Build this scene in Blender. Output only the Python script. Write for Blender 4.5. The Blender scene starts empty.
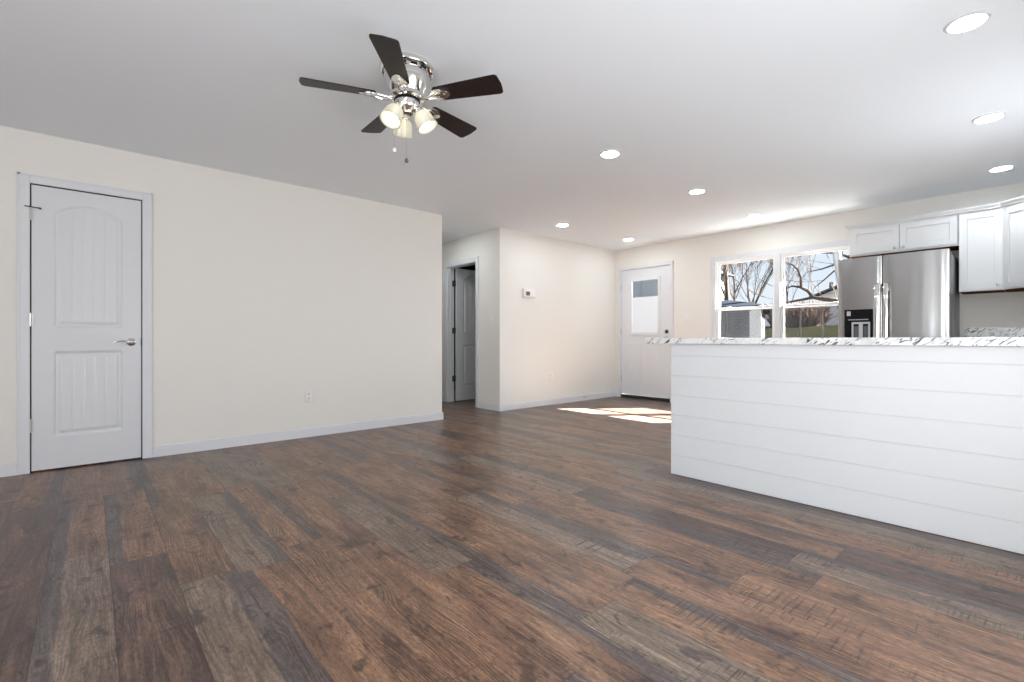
import bpy, bmesh, math, random
from mathutils import Vector, Matrix, Euler
R = math.radians
PI = math.pi
scene = bpy.context.scene
col = scene.collection

# ---------------------------------------------------------------- camera
CAMH, YAW = 0.9567, 48.582
cd = bpy.data.cameras.new('camera')
cd.lens = 479.04 / 1024 * 36
cd.sensor_width = 36
cd.shift_y = -1.69 / 1024
cd.clip_start = 0.02
cam = bpy.data.objects.new('camera', cd)
cam.location = (0, 0, CAMH)
cam.rotation_euler = (R(90), 0, R(YAW - 90))
col.objects.link(cam)
scene.camera = cam

# ---------------------------------------------------------------- view, world, sun, fill lamps
vs = scene.view_settings
vs.view_transform = 'Standard'
vs.look = 'None'
vs.gamma = 1
vs.use_curve_mapping = False
vs.exposure = 0.22

w = bpy.data.worlds.new('world')
scene.world = w
w.use_nodes = True
nt = w.node_tree
nt.nodes.clear()
wo = nt.nodes.new('ShaderNodeOutputWorld')
bg = nt.nodes.new('ShaderNodeBackground')
tc = nt.nodes.new('ShaderNodeTexCoord')
sx = nt.nodes.new('ShaderNodeSeparateXYZ')
rp = nt.nodes.new('ShaderNodeValToRGB')
rp.color_ramp.elements[0].position = 0.0
rp.color_ramp.elements[0].color = (0.87, 0.90, 0.97, 1)
rp.color_ramp.elements[1].position = 0.55
rp.color_ramp.elements[1].color = (0.42, 0.60, 0.95, 1)
e = rp.color_ramp.elements.new(0.16)
e.color = (0.74, 0.83, 0.97, 1)
nt.links.new(tc.outputs['Generated'], sx.inputs[0])
nt.links.new(sx.outputs['Z'], rp.inputs[0])
nt.links.new(rp.outputs[0], bg.inputs[0])
bg.inputs[1].default_value = 0.92
nt.links.new(bg.outputs[0], wo.inputs[0])

SUN_DIR = Vector((-1, 0.79, -0.95)).normalized()
sd = bpy.data.lights.new('sun', 'SUN')
sd.energy = 160
sd.angle = R(0.53)
sd.color = (1.0, 0.985, 0.955)
so = bpy.data.objects.new('sun', sd)
so.rotation_euler = SUN_DIR.to_track_quat('-Z', 'Y').to_euler()
so.location = (12, -5, 9)
col.objects.link(so)


def area(name, loc, aim, sxm, sym, power, color=(1, 1, 1)):
    d = bpy.data.lights.new(name, 'AREA')
    d.shape = 'RECTANGLE'
    d.size, d.size_y = sxm, sym
    d.energy = power
    d.color = color
    o = bpy.data.objects.new(name, d)
    o.location = loc
    o.rotation_euler = Vector(aim).to_track_quat('-Z', 'Z').to_euler()
    col.objects.link(o)
    return o


# added fill lamps, out of view, set in made-up openings of the rear and
# right walls, behind and beside the viewer and on the kitchen side
FILL_COL = (0.91, 0.955, 1.0)
area('added_fill_rear', (-5.06, 0.45, 1.25), (1, -0.10, 0.40), 1.0, 1.8, 32, FILL_COL)
area('added_fill_right_rear', (-2.0, -0.36, 1.10), (1.2, 0.45, 0.95), 2.6, 1.9, 84, FILL_COL)
area('added_fill_right_side', (1.50, -0.36, 1.10), (0.35, 1, 0.25), 1.9, 1.7, 29, FILL_COL)
area('added_fill_kitchen', (4.35, -0.36, 1.50), (-0.15, 1, 0.10), 1.1, 0.95, 14, FILL_COL)
scene.cycles.diffuse_bounces = 8
scene.cycles.max_bounces = 16
scene.cycles.transparent_max_bounces = 24
scene.cycles.sample_clamp_indirect = 6.0


# ---------------------------------------------------------------- helpers
class MB:
    def __init__(self):
        self.bm = bmesh.new()

    def box(self, x0, x1, y0, y1, z0, z1, bev=0.0, seg=2):
        ret = bmesh.ops.create_cube(self.bm, size=1)
        vv = ret['verts']
        for v in vv:
            v.co = Vector(((x0 + x1) / 2 + v.co.x * (x1 - x0), (y0 + y1) / 2 + v.co.y * (y1 - y0), (z0 + z1) / 2 + v.co.z * (z1 - z0)))
        if bev > 0:
            es = list({e for v in vv for e in v.link_edges})
            bmesh.ops.bevel(self.bm, geom=es, offset=bev, segments=seg, profile=0.5, affect='EDGES')
        return self

    def tube(self, pts, radii, seg=12, cap=True):
        pts = [Vector(p) for p in pts]
        if not hasattr(radii, '__len__'):
            radii = [radii] * len(pts)
        rings = []
        prev = None
        for i, p in enumerate(pts):
            t = (pts[min(i + 1, len(pts) - 1)] - pts[max(i - 1, 0)]).normalized()
            if prev is None:
                n = t.orthogonal().normalized()
            else:
                n = (prev - t * prev.dot(t))
                n = n.normalized() if n.length > 1e-6 else t.orthogonal().normalized()
            prev = n
            b = t.cross(n)
            rings.append([self.bm.verts.new(p + (n * math.cos(2 * PI * k / seg) + b * math.sin(2 * PI * k / seg)) * radii[i]) for k in range(seg)])
        for a, b in zip(rings, rings[1:]):
            for k in range(seg):
                self.bm.faces.new((a[k], a[(k + 1) % seg], b[(k + 1) % seg], b[k]))
        if cap:
            self.bm.faces.new(rings[0][::-1])
            self.bm.faces.new(rings[-1])
        return self

    def lathe(self, prof, origin=(0, 0, 0), axis=(0, 0, 1), seg=32, closed=False):
        q = Vector(axis).to_track_quat('Z', 'Y').to_matrix()
        o = Vector(origin)
        rings = []
        for r, z in prof:
            if r < 1e-5:
                rings.append([self.bm.verts.new(o + q @ Vector((0, 0, z)))])
            else:
                rings.append([self.bm.verts.new(o + q @ Vector((r * math.cos(2 * PI * k / seg), r * math.sin(2 * PI * k / seg), z))) for k in range(seg)])
        prs = list(zip(rings, rings[1:]))
        if closed:
            prs.append((rings[-1], rings[0]))
        for a, b in prs:
            for k in range(seg):
                k2 = (k + 1) % seg
                if len(a) == 1 and len(b) == 1:
                    continue
                if len(a) == 1:
                    self.bm.faces.new((a[0], b[k2], b[k]))
                elif len(b) == 1:
                    self.bm.faces.new((a[k], a[k2], b[0]))
                else:
                    self.bm.faces.new((a[k], a[k2], b[k2], b[k]))
        return self

    def prism(self, pts, f0, f1, bev=0.0):
        """pts: 2d outline; f0 / f1 map (u, v) to the two 3d faces"""
        a = [self.bm.verts.new(Vector(f0(u, v))) for u, v in pts]
        b = [self.bm.verts.new(Vector(f1(u, v))) for u, v in pts]
        n = len(pts)
        fs = [self.bm.faces.new(a[::-1]), self.bm.faces.new(b)]
        for k in range(n):
            fs.append(self.bm.faces.new((a[k], a[(k + 1) % n], b[(k + 1) % n], b[k])))
        if bev > 0:
            es = list({e for f in fs for e in f.edges})
            bmesh.ops.bevel(self.bm, geom=es, offset=bev, segments=2, profile=0.5, affect='EDGES')
        return self

    def xform(self, mat):
        self.bm.transform(mat)
        return self

    def build(self, name, m, parent=None, smooth=False, loc=None):
        bmesh.ops.recalc_face_normals(self.bm, faces=self.bm.faces)
        me = bpy.data.meshes.new(name)
        self.bm.to_mesh(me)
        self.bm.free()
        if smooth:
            me.polygons.foreach_set('use_smooth', [True] * len(me.polygons))
            if smooth != 'all':
                me.set_sharp_from_angle(angle=R(40))
        me.materials.append(m)
        o = bpy.data.objects.new(name, me)
        col.objects.link(o)
        if parent is not None:
            o.parent = parent
            par_loc = Vector((0, 0, 0))
            p = parent
            while p is not None:
                par_loc += p.location
                p = p.parent
            # meshes are written in world coordinates; children counter the parent's offset
            me.transform(Matrix.Translation(-par_loc))
        elif loc is not None:
            me.transform(Matrix.Translation(-Vector(loc)))
            o.location = loc
        return o


def tag(o, label, cat, group=None, kind=None):
    o['label'] = label
    o['category'] = cat
    if group:
        o['group'] = group
    if kind:
        o['kind'] = kind
    return o


def empty(name, loc, label, cat, group=None, kind=None):
    o = bpy.data.objects.new(name, None)
    o.empty_display_size = 0.1
    o.location = loc
    col.objects.link(o)
    return tag(o, label, cat, group, kind)


def struct(o, label, cat):
    return tag(o, label, cat, None, 'structure')


# ---------------------------------------------------------------- materials
def mat(name, color, rough=0.5, metal=0.0, spec=0.5, emit=None, estr=0.0, coat=0.0):
    m = bpy.data.materials.new(name)
    m.use_nodes = True
    b = m.node_tree.nodes['Principled BSDF']
    b.inputs['Base Color'].default_value = (*color, 1)
    b.inputs['Roughness'].default_value = rough
    b.inputs['Metallic'].default_value = metal
    b.inputs['Specular IOR Level'].default_value = spec
    b.inputs['Coat Weight'].default_value = coat
    if emit:
        b.inputs['Emission Color'].default_value = (*emit, 1)
        b.inputs['Emission Strength'].default_value = estr
    return m


class NB:
    """small node-graph builder"""
    def __init__(self, m):
        self.m = m
        self.nt = m.node_tree
        self.b = self.nt.nodes.get('Principled BSDF')

    def n(self, typ, **kw):
        x = self.nt.nodes.new(typ)
        for k, v in kw.items():
            setattr(x, k, v)
        return x

    def l(self, a, b):
        self.nt.links.new(a, b)

    def math(self, op, a, b=None, c=None, clamp=False):
        x = self.n('ShaderNodeMath', operation=op)
        x.use_clamp = clamp
        for i, v in enumerate((a, b, c)):
            if v is None:
                continue
            if isinstance(v, (int, float)):
                x.inputs[i].default_value = v
            else:
                self.l(v, x.inputs[i])
        return x.outputs[0]

    def mix(self, fac, a, b, blend='MIX'):
        x = self.n('ShaderNodeMix', data_type='RGBA', blend_type=blend)
        for s, v in ((x.inputs['Factor'], fac), (x.inputs[6], a), (x.inputs[7], b)):
            if isinstance(v, (int, float)):
                s.default_value = v
            elif isinstance(v, tuple):
                s.default_value = (*v, 1)
            else:
                self.l(v, s)
        return x.outputs[2]

    def ramp(self, fac, stops, interp='LINEAR'):
        x = self.n('ShaderNodeValToRGB')
        cr = x.color_ramp
        cr.interpolation = interp
        while len(cr.elements) < len(stops):
            cr.elements.new(0.5)
        for el, (p, c) in zip(cr.elements, stops):
            el.position = p
            el.color = (*c, 1) if len(c) == 3 else c
        self.l(fac, x.inputs[0])
        return x.outputs[0]

    def smooth(self, v, lo, hi):
        x = self.n('ShaderNodeMapRange', interpolation_type='SMOOTHSTEP')
        self.l(v, x.inputs[0])
        x.inputs[1].default_value = lo
        x.inputs[2].default_value = hi
        return x.outputs[0]

    def noise(self, vec, scale, detail=2, rough=0.5, dist=0.0):
        x = self.n('ShaderNodeTexNoise')
        x.inputs['Scale'].default_value = scale
        x.inputs['Detail'].default_value = detail
        x.inputs['Roughness'].default_value = rough
        x.inputs['Distortion'].default_value = dist
        if vec is not None:
            self.l(vec, x.inputs['Vector'])
        return x.outputs['Fac']

    def mapv(self, vec, scale=(1, 1, 1), loc=(0, 0, 0), rot=(0, 0, 0)):
        x = self.n('ShaderNodeMapping')
        x.inputs['Scale'].default_value = scale
        x.inputs['Location'].default_value = loc
        x.inputs['Rotation'].default_value = rot
        self.l(vec, x.inputs['Vector'])
        return x.outputs[0]

    def obj(self):
        return self.n('ShaderNodeTexCoord').outputs['Object']

    def comb(self, x, y, z):
        c = self.n('ShaderNodeCombineXYZ')
        for i, v in enumerate((x, y, z)):
            if isinstance(v, (int, float)):
                c.inputs[i].default_value = v
            else:
                self.l(v, c.inputs[i])
        return c.outputs[0]

    def bump(self, h, strength=0.2, dist=0.002):
        x = self.n('ShaderNodeBump')
        x.inputs['Strength'].default_value = strength
        x.inputs['Distance'].default_value = dist
        self.l(h, x.inputs['Height'])
        self.l(x.outputs[0], self.b.inputs['Normal'])


def paint_mat(name, color, rough, tex=0.04):
    m = mat(name, color, rough, spec=0.3)
    g = NB(m)
    g.bump(g.noise(g.obj(), 220, 3), tex, 0.002)
    return m


def floor_mat():
    m = mat('plank_floor', (0.1, 0.06, 0.04), 0.3, spec=0.33)
    g = NB(m)
    sp = g.n('ShaderNodeSeparateXYZ')
    g.l(g.obj(), sp.inputs[0])
    X, Y = sp.outputs[0], sp.outputs[1]
    W, L = 0.197, 1.22
    xr = g.math('DIVIDE', g.math('ADD', X, 20 * W - 0.064), W)
    row = g.math('FLOOR', xr)
    u = g.math('SUBTRACT', xr, row)
    wn = g.n('ShaderNodeTexWhiteNoise', noise_dimensions='1D')
    g.l(row, wn.inputs['W'])
    yr = g.math('ADD', g.math('DIVIDE', g.math('ADD', Y, 12), L), wn.outputs['Value'])
    pid = g.math('FLOOR', yr)
    v = g.math('SUBTRACT', yr, pid)
    w2 = g.n('ShaderNodeTexWhiteNoise', noise_dimensions='2D')
    g.l(g.comb(row, pid, 0), w2.inputs['Vector'])
    wc = g.n('ShaderNodeSeparateColor')
    g.l(w2.outputs['Color'], wc.inputs[0])
    r1, r2, r3 = wc.outputs[0], wc.outputs[1], wc.outputs[2]
    # per-plank coordinates, so that each plank has its own figure
    px = g.math('ADD', X, g.math('MULTIPLY', r1, 37.0))
    py = g.math('ADD', Y, g.math('MULTIPLY', r2, 53.0))
    P = g.comb(px, py, g.math('MULTIPLY', r3, 19.0))
    # bands inside the plank (edge wobbles a little)
    wob = g.noise(g.mapv(P, (3, 2.2, 1)), 1.0, 2)
    flip = g.math('GREATER_THAN', r3, 0.5)
    uu = g.math('ABSOLUTE', g.math('SUBTRACT', flip, u))
    edge = g.math('ADD', uu, g.math('MULTIPLY', g.math('SUBTRACT', wob, 0.5), 0.28))
    grey_band = g.math('MULTIPLY', g.smooth(edge, 0.70, 0.745), g.math('GREATER_THAN', g.math('FRACT', g.math('MULTIPLY', r1, 7.3)), 0.35))
    # tone along the plank
    tone = g.noise(g.mapv(P, (9, 2.6, 1)), 1.0, 5, 0.62, 0.5)
    base = g.ramp(tone, [(0.25, (0.070, 0.043, 0.037)), (0.38, (0.140, 0.080, 0.055)), (0.50, (0.200, 0.115, 0.074)), (0.60, (0.245, 0.142, 0.087)), (0.74, (0.195, 0.138, 0.102))])
    taupe = g.ramp(tone, [(0.25, (0.115, 0.080, 0.062)), (0.5, (0.185, 0.136, 0.103)), (0.75, (0.235, 0.178, 0.135))])
    dark = g.ramp(tone, [(0.25, (0.062, 0.042, 0.038)), (0.50, (0.100, 0.064, 0.052)), (0.70, (0.165, 0.098, 0.068))])
    c = g.mix(g.math('GREATER_THAN', r2, 0.68), base, taupe)
    c = g.mix(g.math('GREATER_THAN', r2, 0.86), c, dark)
    greyc = g.ramp(tone, [(0.3, (0.066, 0.055, 0.057)), (0.7, (0.118, 0.098, 0.094))])
    c = g.mix(g.math('MULTIPLY', grey_band, 0.85), c, greyc)
    # grain lines along the plank, wandering
    warp = g.noise(g.mapv(P, (6, 1.6, 1)), 1.0, 2)
    gx = g.math('ADD', px, g.math('MULTIPLY', warp, 0.10))
    grain = g.noise(g.comb(g.math('MULTIPLY', gx, 85), g.math('MULTIPLY', py, 3.2), r3), 1.0, 3, 0.6)
    rings = g.n('ShaderNodeTexWave', wave_type='BANDS', bands_direction='X')
    g.l(g.comb(g.math('ADD', px, g.math('MULTIPLY', warp, 0.16)), g.math('MULTIPLY', py, 0.06), 0), rings.inputs['Vector'])
    rings.inputs['Scale'].default_value = 30
    rings.inputs['Distortion'].default_value = 1.3
    rings.inputs['Detail'].default_value = 3
    rings.inputs['Detail Scale'].default_value = 2.5
    rmask = g.smooth(g.noise(g.mapv(P, (7, 1.9, 1), (5, 2, 0)), 1.0, 3), 0.47, 0.60)
    gl = g.math('MULTIPLY', g.smooth(rings.outputs['Fac'], 0.55, 0.95), rmask)
    c = g.mix(g.math('MULTIPLY', gl, 0.62), c, (0.040, 0.022, 0.017))
    gr = g.math('MULTIPLY_ADD', grain, 2.6, -0.22)
    c = g.mix(1.0, c, g.comb(gr, gr, gr), 'MULTIPLY')
    # saw marks across the plank
    saw = g.noise(g.comb(g.math('MULTIPLY', px, 5), g.math('MULTIPLY', py, 130), 0), 1.0, 2)
    smask = g.smooth(g.noise(g.mapv(P, (7, 2.0, 1), (1, 7, 0)), 1.0, 2), 0.52, 0.66)
    sl = g.math('MULTIPLY', g.smooth(saw, 0.52, 0.66), smask)
    c = g.mix(g.math('MULTIPLY', sl, 0.85), c, (0.040, 0.024, 0.020))
    # knots and stains
    kn = g.noise(g.mapv(P, (14, 8, 1)), 1.0, 4, 0.6, 0.8)
    km = g.smooth(kn, 0.57, 0.68)
    c = g.mix(g.math('MULTIPLY', km, 0.72), c, (0.035, 0.022, 0.020))
    fine = g.noise(g.mapv(P, (160, 40, 1)), 1.0, 3, 0.7)
    fm = g.math('MULTIPLY_ADD', fine, 2.2, -0.05)
    c = g.mix(1.0, c, g.comb(fm, fm, fm), 'MULTIPLY')
    sp2 = g.noise(g.mapv(P, (70, 45, 1)), 1.0, 2)
    c = g.mix(g.math('MULTIPLY', g.smooth(sp2, 0.66, 0.76), 0.5), c, (0.045, 0.028, 0.022))
    # joints
    du = g.math('MINIMUM', u, g.math('SUBTRACT', 1.0, u))
    dv = g.math('MINIMUM', v, g.math('SUBTRACT', 1.0, v))
    j = g.math('MINIMUM', g.math('MULTIPLY', du, W), g.math('MULTIPLY', dv, L))
    jm = g.math('SUBTRACT', 1.0, g.smooth(j, 0.0006, 0.0022))
    c = g.mix(g.math('MULTIPLY', jm, 0.65), c, (0.02, 0.014, 0.012))
    c = g.mix(1.0, c, (0.86, 0.845, 0.835), 'MULTIPLY')
    g.l(c, g.b.inputs['Base Color'])
    rr = g.math('MULTIPLY_ADD', grain, 0.16, 0.24)
    g.l(rr, g.b.inputs['Roughness'])
    hh = g.math('SUBTRACT', g.math('MULTIPLY', grain, 0.35), g.math('MULTIPLY', jm, 1.2))
    g.bump(hh, 0.16, 0.0012)
    return m


def granite_mat():
    m = mat('granite', (0.8, 0.8, 0.8), 0.15, spec=0.5)
    g = NB(m)
    o = g.obj()
    c1 = g.noise(g.mapv(o, (1, 1, 1)), 9, 4, 0.6)
    c = g.ramp(c1, [(0.3, (0.62, 0.62, 0.62)), (0.5, (0.84, 0.84, 0.83)), (0.7, (0.90, 0.89, 0.88))])
    rot = g.mapv(o, (1, 1, 1), (0, 0, 0), (R(38), 0, R(20)))
    vein = g.noise(g.mapv(rot, (16, 16, 60)), 1.0, 4, 0.6, 1.2)
    vm = g.smooth(vein, 0.555, 0.60)
    patch = g.smooth(g.noise(o, 7.0, 2), 0.40, 0.52)
    c = g.mix(g.math('MULTIPLY', g.math('MULTIPLY', vm, patch), 0.95), c, (0.045, 0.045, 0.055))
    gv = g.noise(g.mapv(rot, (30, 30, 70), (3, 1, 2)), 1.0, 3, 0.6, 0.8)
    c = g.mix(g.math('MULTIPLY', g.smooth(gv, 0.58, 0.68), 0.45), c, (0.30, 0.30, 0.32))
    g.l(c, g.b.inputs['Base Color'])
    return m


def steel_mat():
    m = mat('stainless_steel', (0.50, 0.495, 0.49), 0.22, 1.0)
    g = NB(m)
    o = g.obj()
    streak = g.noise(g.mapv(o, (1, 300, 2)), 1.0, 2)
    g.l(g.math('MULTIPLY_ADD', streak, 0.10, 0.17), g.b.inputs['Roughness'])
    wav = g.noise(g.mapv(o, (1, 5.5, 0.45)), 1.0, 2, 0.45)
    h = g.math('ADD', g.math('MULTIPLY', wav, 1.0), g.math('MULTIPLY', streak, 0.004))
    g.bump(h, 0.6, 0.010)
    return m


def blade_mat():
    m = mat('espresso_wood', (0.03, 0.017, 0.014), 0.42, spec=0.3)
    g = NB(m)
    n = g.noise(g.mapv(g.obj(), (12, 120, 30)), 1.0, 3)
    g.l(g.ramp(n, [(0.3, (0.010, 0.006, 0.005)), (0.7, (0.026, 0.014, 0.012))]), g.b.inputs['Base Color'])
    return m


def glass_mat(name='window_glass', tint=(0.97, 0.985, 0.98), refl=1.0):
    m = bpy.data.materials.new(name)
    m.use_nodes = True
    t = m.node_tree
    t.nodes.clear()
    out = t.nodes.new('ShaderNodeOutputMaterial')
    tr = t.nodes.new('ShaderNodeBsdfTransparent')
    tr.inputs[0].default_value = (*tint, 1)
    gl = t.nodes.new('ShaderNodeBsdfGlossy')
    gl.inputs['Roughness'].default_value = 0.02
    fr = t.nodes.new('ShaderNodeLayerWeight')
    pw = t.nodes.new('ShaderNodeMath')
    pw.operation = 'POWER'
    pw.inputs[1].default_value = 5.0
    t.links.new(fr.outputs['Facing'], pw.inputs[0])
    ml = t.nodes.new('ShaderNodeMath')
    ml.operation = 'MULTIPLY_ADD'
    ml.inputs[1].default_value = 0.9 * refl
    ml.inputs[2].default_value = 0.03 * refl
    mx = t.nodes.new('ShaderNodeMixShader')
    t.links.new(pw.outputs[0], ml.inputs[0])
    t.links.new(ml.outputs[0], mx.inputs[0])
    t.links.new(tr.outputs[0], mx.inputs[1])
    t.links.new(gl.outputs[0], mx.inputs[2])
    t.links.new(mx.outputs[0], out.inputs[0])
    return m


def screen_mat():
    m = bpy.data.materials.new('insect_screen')
    m.use_nodes = True
    t = m.node_tree
    t.nodes.clear()
    out = t.nodes.new('ShaderNodeOutputMaterial')
    tr = t.nodes.new('ShaderNodeBsdfTransparent')
    df = t.nodes.new('ShaderNodeBsdfDiffuse')
    df.inputs[0].default_value = (0.03, 0.03, 0.033, 1)
    mx = t.nodes.new('ShaderNodeMixShader')
    mx.inputs[0].default_value = 0.30
    t.links.new(tr.outputs[0], mx.inputs[1])
    t.links.new(df.outputs[0], mx.inputs[2])
    t.links.new(mx.outputs[0], out.inputs[0])
    return m


def translucent_mat(name, color, fac=0.5, transp=0.0, rough=0.4):
    m = bpy.data.materials.new(name)
    m.use_nodes = True
    t = m.node_tree
    b = t.nodes['Principled BSDF']
    b.inputs['Base Color'].default_value = (*color, 1)
    b.inputs['Roughness'].default_value = rough
    out = t.nodes['Material Output']
    tl = t.nodes.new('ShaderNodeBsdfTranslucent')
    tl.inputs[0].default_value = (*color, 1)
    mx = t.nodes.new('ShaderNodeMixShader')
    mx.inputs[0].default_value = fac
    t.links.new(b.outputs[0], mx.inputs[1])
    t.links.new(tl.outputs[0], mx.inputs[2])
    last = mx
    if transp > 0:
        tr = t.nodes.new('ShaderNodeBsdfTransparent')
        m2 = t.nodes.new('ShaderNodeMixShader')
        m2.inputs[0].default_value = transp
        t.links.new(mx.outputs[0], m2.inputs[1])
        t.links.new(tr.outputs[0], m2.inputs[2])
        last = m2
    t.links.new(last.outputs[0], out.inputs[0])
    return m


def noisy_mat(name, c0, c1, scale, rough=0.9, stretch=(1, 1, 1), bump=0.0):
    m = mat(name, c0, rough, spec=0.0)
    g = NB(m)
    n = g.noise(g.mapv(g.obj(), stretch), scale, 4, 0.6)
    g.l(g.ramp(n, [(0.35, c0), (0.65, c1)]), g.b.inputs['Base Color'])
    if bump:
        g.bump(n, bump, 0.02)
    return m


M = dict(
    wall=paint_mat('cream_wall_paint', (0.80, 0.772, 0.72), 0.55),
    ceil=paint_mat('ceiling_paint', (0.86, 0.895, 0.93), 0.8, 0.03),
    white=mat('white_trim_paint', (0.73, 0.735, 0.75), 0.35, spec=0.4),
    door=mat('white_door_paint', (0.71, 0.715, 0.725), 0.28, spec=0.45),
    cab=mat('white_cabinet_paint', (0.74, 0.74, 0.74), 0.35, spec=0.4),
    ship=paint_mat('white_shiplap_paint', (0.75, 0.765, 0.775), 0.45, 0.02),
    vinyl=mat('white_window_vinyl', (0.84, 0.84, 0.84), 0.4),
    plate=mat('white_plastic', (0.82, 0.80, 0.77), 0.35),
    floor=floor_mat(),
    granite=granite_mat(),
    steel=steel_mat(),
    fridge_side=mat('grey_fridge_side', (0.13, 0.13, 0.135), 0.3, 0.3),
    black=mat('black_plastic', (0.006, 0.006, 0.007), 0.35, spec=0.15),
    darkgap=mat('dark_gap', (0.012, 0.011, 0.010), 0.8),
    lgrey=mat('pale_grey_plastic', (0.55, 0.56, 0.58), 0.3),
    print_=mat('pale_print', (0.6, 0.6, 0.62), 0.5),
    chrome=mat('chrome', (0.78, 0.76, 0.74), 0.10, 1.0),
    nickel=mat('brushed_nickel', (0.62, 0.60, 0.58), 0.28, 1.0),
    bronze=mat('dark_bronze', (0.10, 0.095, 0.09), 0.4, 0.8),
    blade=blade_mat(),
    shade=translucent_mat('alabaster_glass', (0.60, 0.585, 0.50), 0.36, 0.15, 0.2),
    bulb=mat('lit_bulb', (1, 1, 1), 0.5, emit=(1.0, 0.96, 0.88), estr=8),
    lens=mat('lit_lens', (1, 1, 1), 0.5, emit=(0.85, 0.935, 1.0), estr=110),
    brown=noisy_mat('raw_wood', (0.10, 0.045, 0.022), (0.16, 0.075, 0.035), 14, 0.7, (1, 8, 8)),
    threshold=mat('threshold_gap_shade', (0.02, 0.018, 0.016), 0.5),
    glass=glass_mat(refl=0.35),
    patio=noisy_mat('concrete', (0.57, 0.565, 0.56), (0.65, 0.645, 0.64), 5),  # colour of the added slab that bounces sun indoors
    screen=screen_mat(),
    film=translucent_mat('white_film', (0.86, 0.87, 0.89), 0.42, 0.0, 0.2),
    paper=mat('white_paper', (0.85, 0.85, 0.85), 0.6),
    lcd=mat('grey_display', (0.10, 0.105, 0.10), 0.25),
    fob=mat('brown_fob', (0.16, 0.07, 0.03), 0.35),
    whitefob=mat('white_fob', (0.8, 0.78, 0.74), 0.35),
    closet=mat('dark_closet_wall', (0.020, 0.020, 0.022), 0.9),  # near-black walls of the room beyond the hall door
    stud=mat('grey_stud', (0.75, 0.75, 0.77), 0.8),
    grass=noisy_mat('lawn', (0.006, 0.0066, 0.0034), (0.0125, 0.011, 0.006), 3.0),
    bark=noisy_mat('bark', (0.033, 0.027, 0.024), (0.06, 0.05, 0.045), 6, 0.9, (4, 4, 1)),
    barkpale=noisy_mat('pale_bark', (0.06, 0.043, 0.036), (0.09, 0.066, 0.056), 6, 0.9, (4, 4, 1)),
    brush=noisy_mat('dry_brush', (0.085, 0.053, 0.044), (0.155, 0.105, 0.088), 8),
    shedwall=noisy_mat('grey_shed_siding', (0.075, 0.077, 0.088), (0.095, 0.098, 0.112), 6, 0.8, (1, 1, 0.2)),
    shedtrim=mat('shed_trim', (0.50, 0.50, 0.52), 0.7),
    shedroof=noisy_mat('blue_grey_shingle', (0.008, 0.010, 0.013), (0.012, 0.0145, 0.019), 20),
    siding=mat('white_siding', (0.80, 0.80, 0.80), 0.6),
    houseroof=noisy_mat('grey_shingle', (0.045, 0.045, 0.048), (0.06, 0.06, 0.062), 20),
    pole=noisy_mat('weathered_pole', (0.24, 0.24, 0.25), (0.34, 0.335, 0.34), 8, 0.9, (6, 6, 1)),
    galv=mat('galvanised_steel', (0.035, 0.035, 0.036), 0.8, 0.0, 0.0),
    exterior=mat('exterior_siding', (0.55, 0.54, 0.52), 0.8),
)

# ---------------------------------------------------------------- dimensions
H = 2.44
YL = 4.839            # left wall face
XE = 3.155            # end of left wall
XH = 4.085            # hall door wall face
YT = 4.877            # thermostat wall face
XW = 6.61             # window wall face
YR = -0.30            # right wall face
XB = -5.00            # rear wall face
T = 0.115


def wall_x(name, y0, y1, a0, a1, holes=(), z0=0.0, z1=H, m='wall', label='', along='x'):
    """wall running along x (or y when along='y'), holes = (a0, a1, z0, z1)"""
    mb = MB()

    def bx(a, b, c, d):
        if b - a < 1e-4 or d - c < 1e-4:
            return
        if along == 'x':
            mb.box(a, b, y0, y1, c, d)
        else:
            mb.box(y0, y1, a, b, c, d)
    cur = a0
    for h in sorted(holes):
        bx(cur, h[0], z0, z1)
        bx(h[0], h[1], z0, h[2])
        bx(h[0], h[1], h[3], z1)
        cur = h[1]
    bx(cur, a1, z0, z1)
    return struct(mb.build(name, M[m]), label, 'wall')


# ---------------------------------------------------------------- room shell
struct(MB().box(XB - 0.2, XW + 0.14, YR - 0.15, 7.6, -0.12, 0.0).build('floor', M['floor']), 'dark brown wood plank floor across the whole room', 'floor')
struct(MB().box(XB - 0.2, XW + 0.14, YR - 0.15, 7.6, H, H + 0.12).build('ceiling', M['ceil']), 'smooth pale grey ceiling with recessed lights', 'ceiling')
D1 = (-0.318, 0.318, 2.072)       # left door opening x0 x1 top
wall_x('wall_left', YL, YL + T, XB, XE, [(D1[0], D1[1], 0, D1[2])], label='long cream wall at left with the white plank door')
wall_x('wall_back', YT, YT + T, XH, XW, label='cream wall with the thermostat beside the hallway')
wall_x('wall_hall', XH, XH + T, YT + T, 7.5, [(5.39, 6.12, 0, 2.055)], label='cream hallway wall with the half open grey door', along='y')
wall_x('wall_hall_side', XE - T, XE, YL + T, 7.5, label='hallway side wall hidden behind the left wall', along='y')
wall_x('wall_hall_end', 7.5, 7.6, XE - T, 6.2, label='wall closing the far end of the hallway')
DW = (3.848, 4.770, 2.10)
W1 = (2.385, 3.155)
W2 = (1.545, 2.315)
WZ = (0.74, 2.045)
wall_x('wall_window', XW, XW + 0.14, YR - 0.15, YT + T, [(DW[0], DW[1], 0, DW[2]), (W2[0], W2[1], *WZ), (W1[0], W1[1], *WZ)], label='cream wall with the front door, double window and kitchen units', along='y')
wall_x('wall_right', YR - 0.12, YR, XB, XW, [(-3.35, -0.65, 0.05, 2.12), (0.5, 2.5, 0.2, 2.0), (3.75, 4.95, 1.00, 2.05)], label='cream wall on the kitchen side just out of frame')
wall_x('wall_rear', XB - 0.12, XB, YR, YL, [(-0.1, 1.0, 0.3, 2.2)], label='cream rear wall with an added window opening behind the viewer', along='y')
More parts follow.
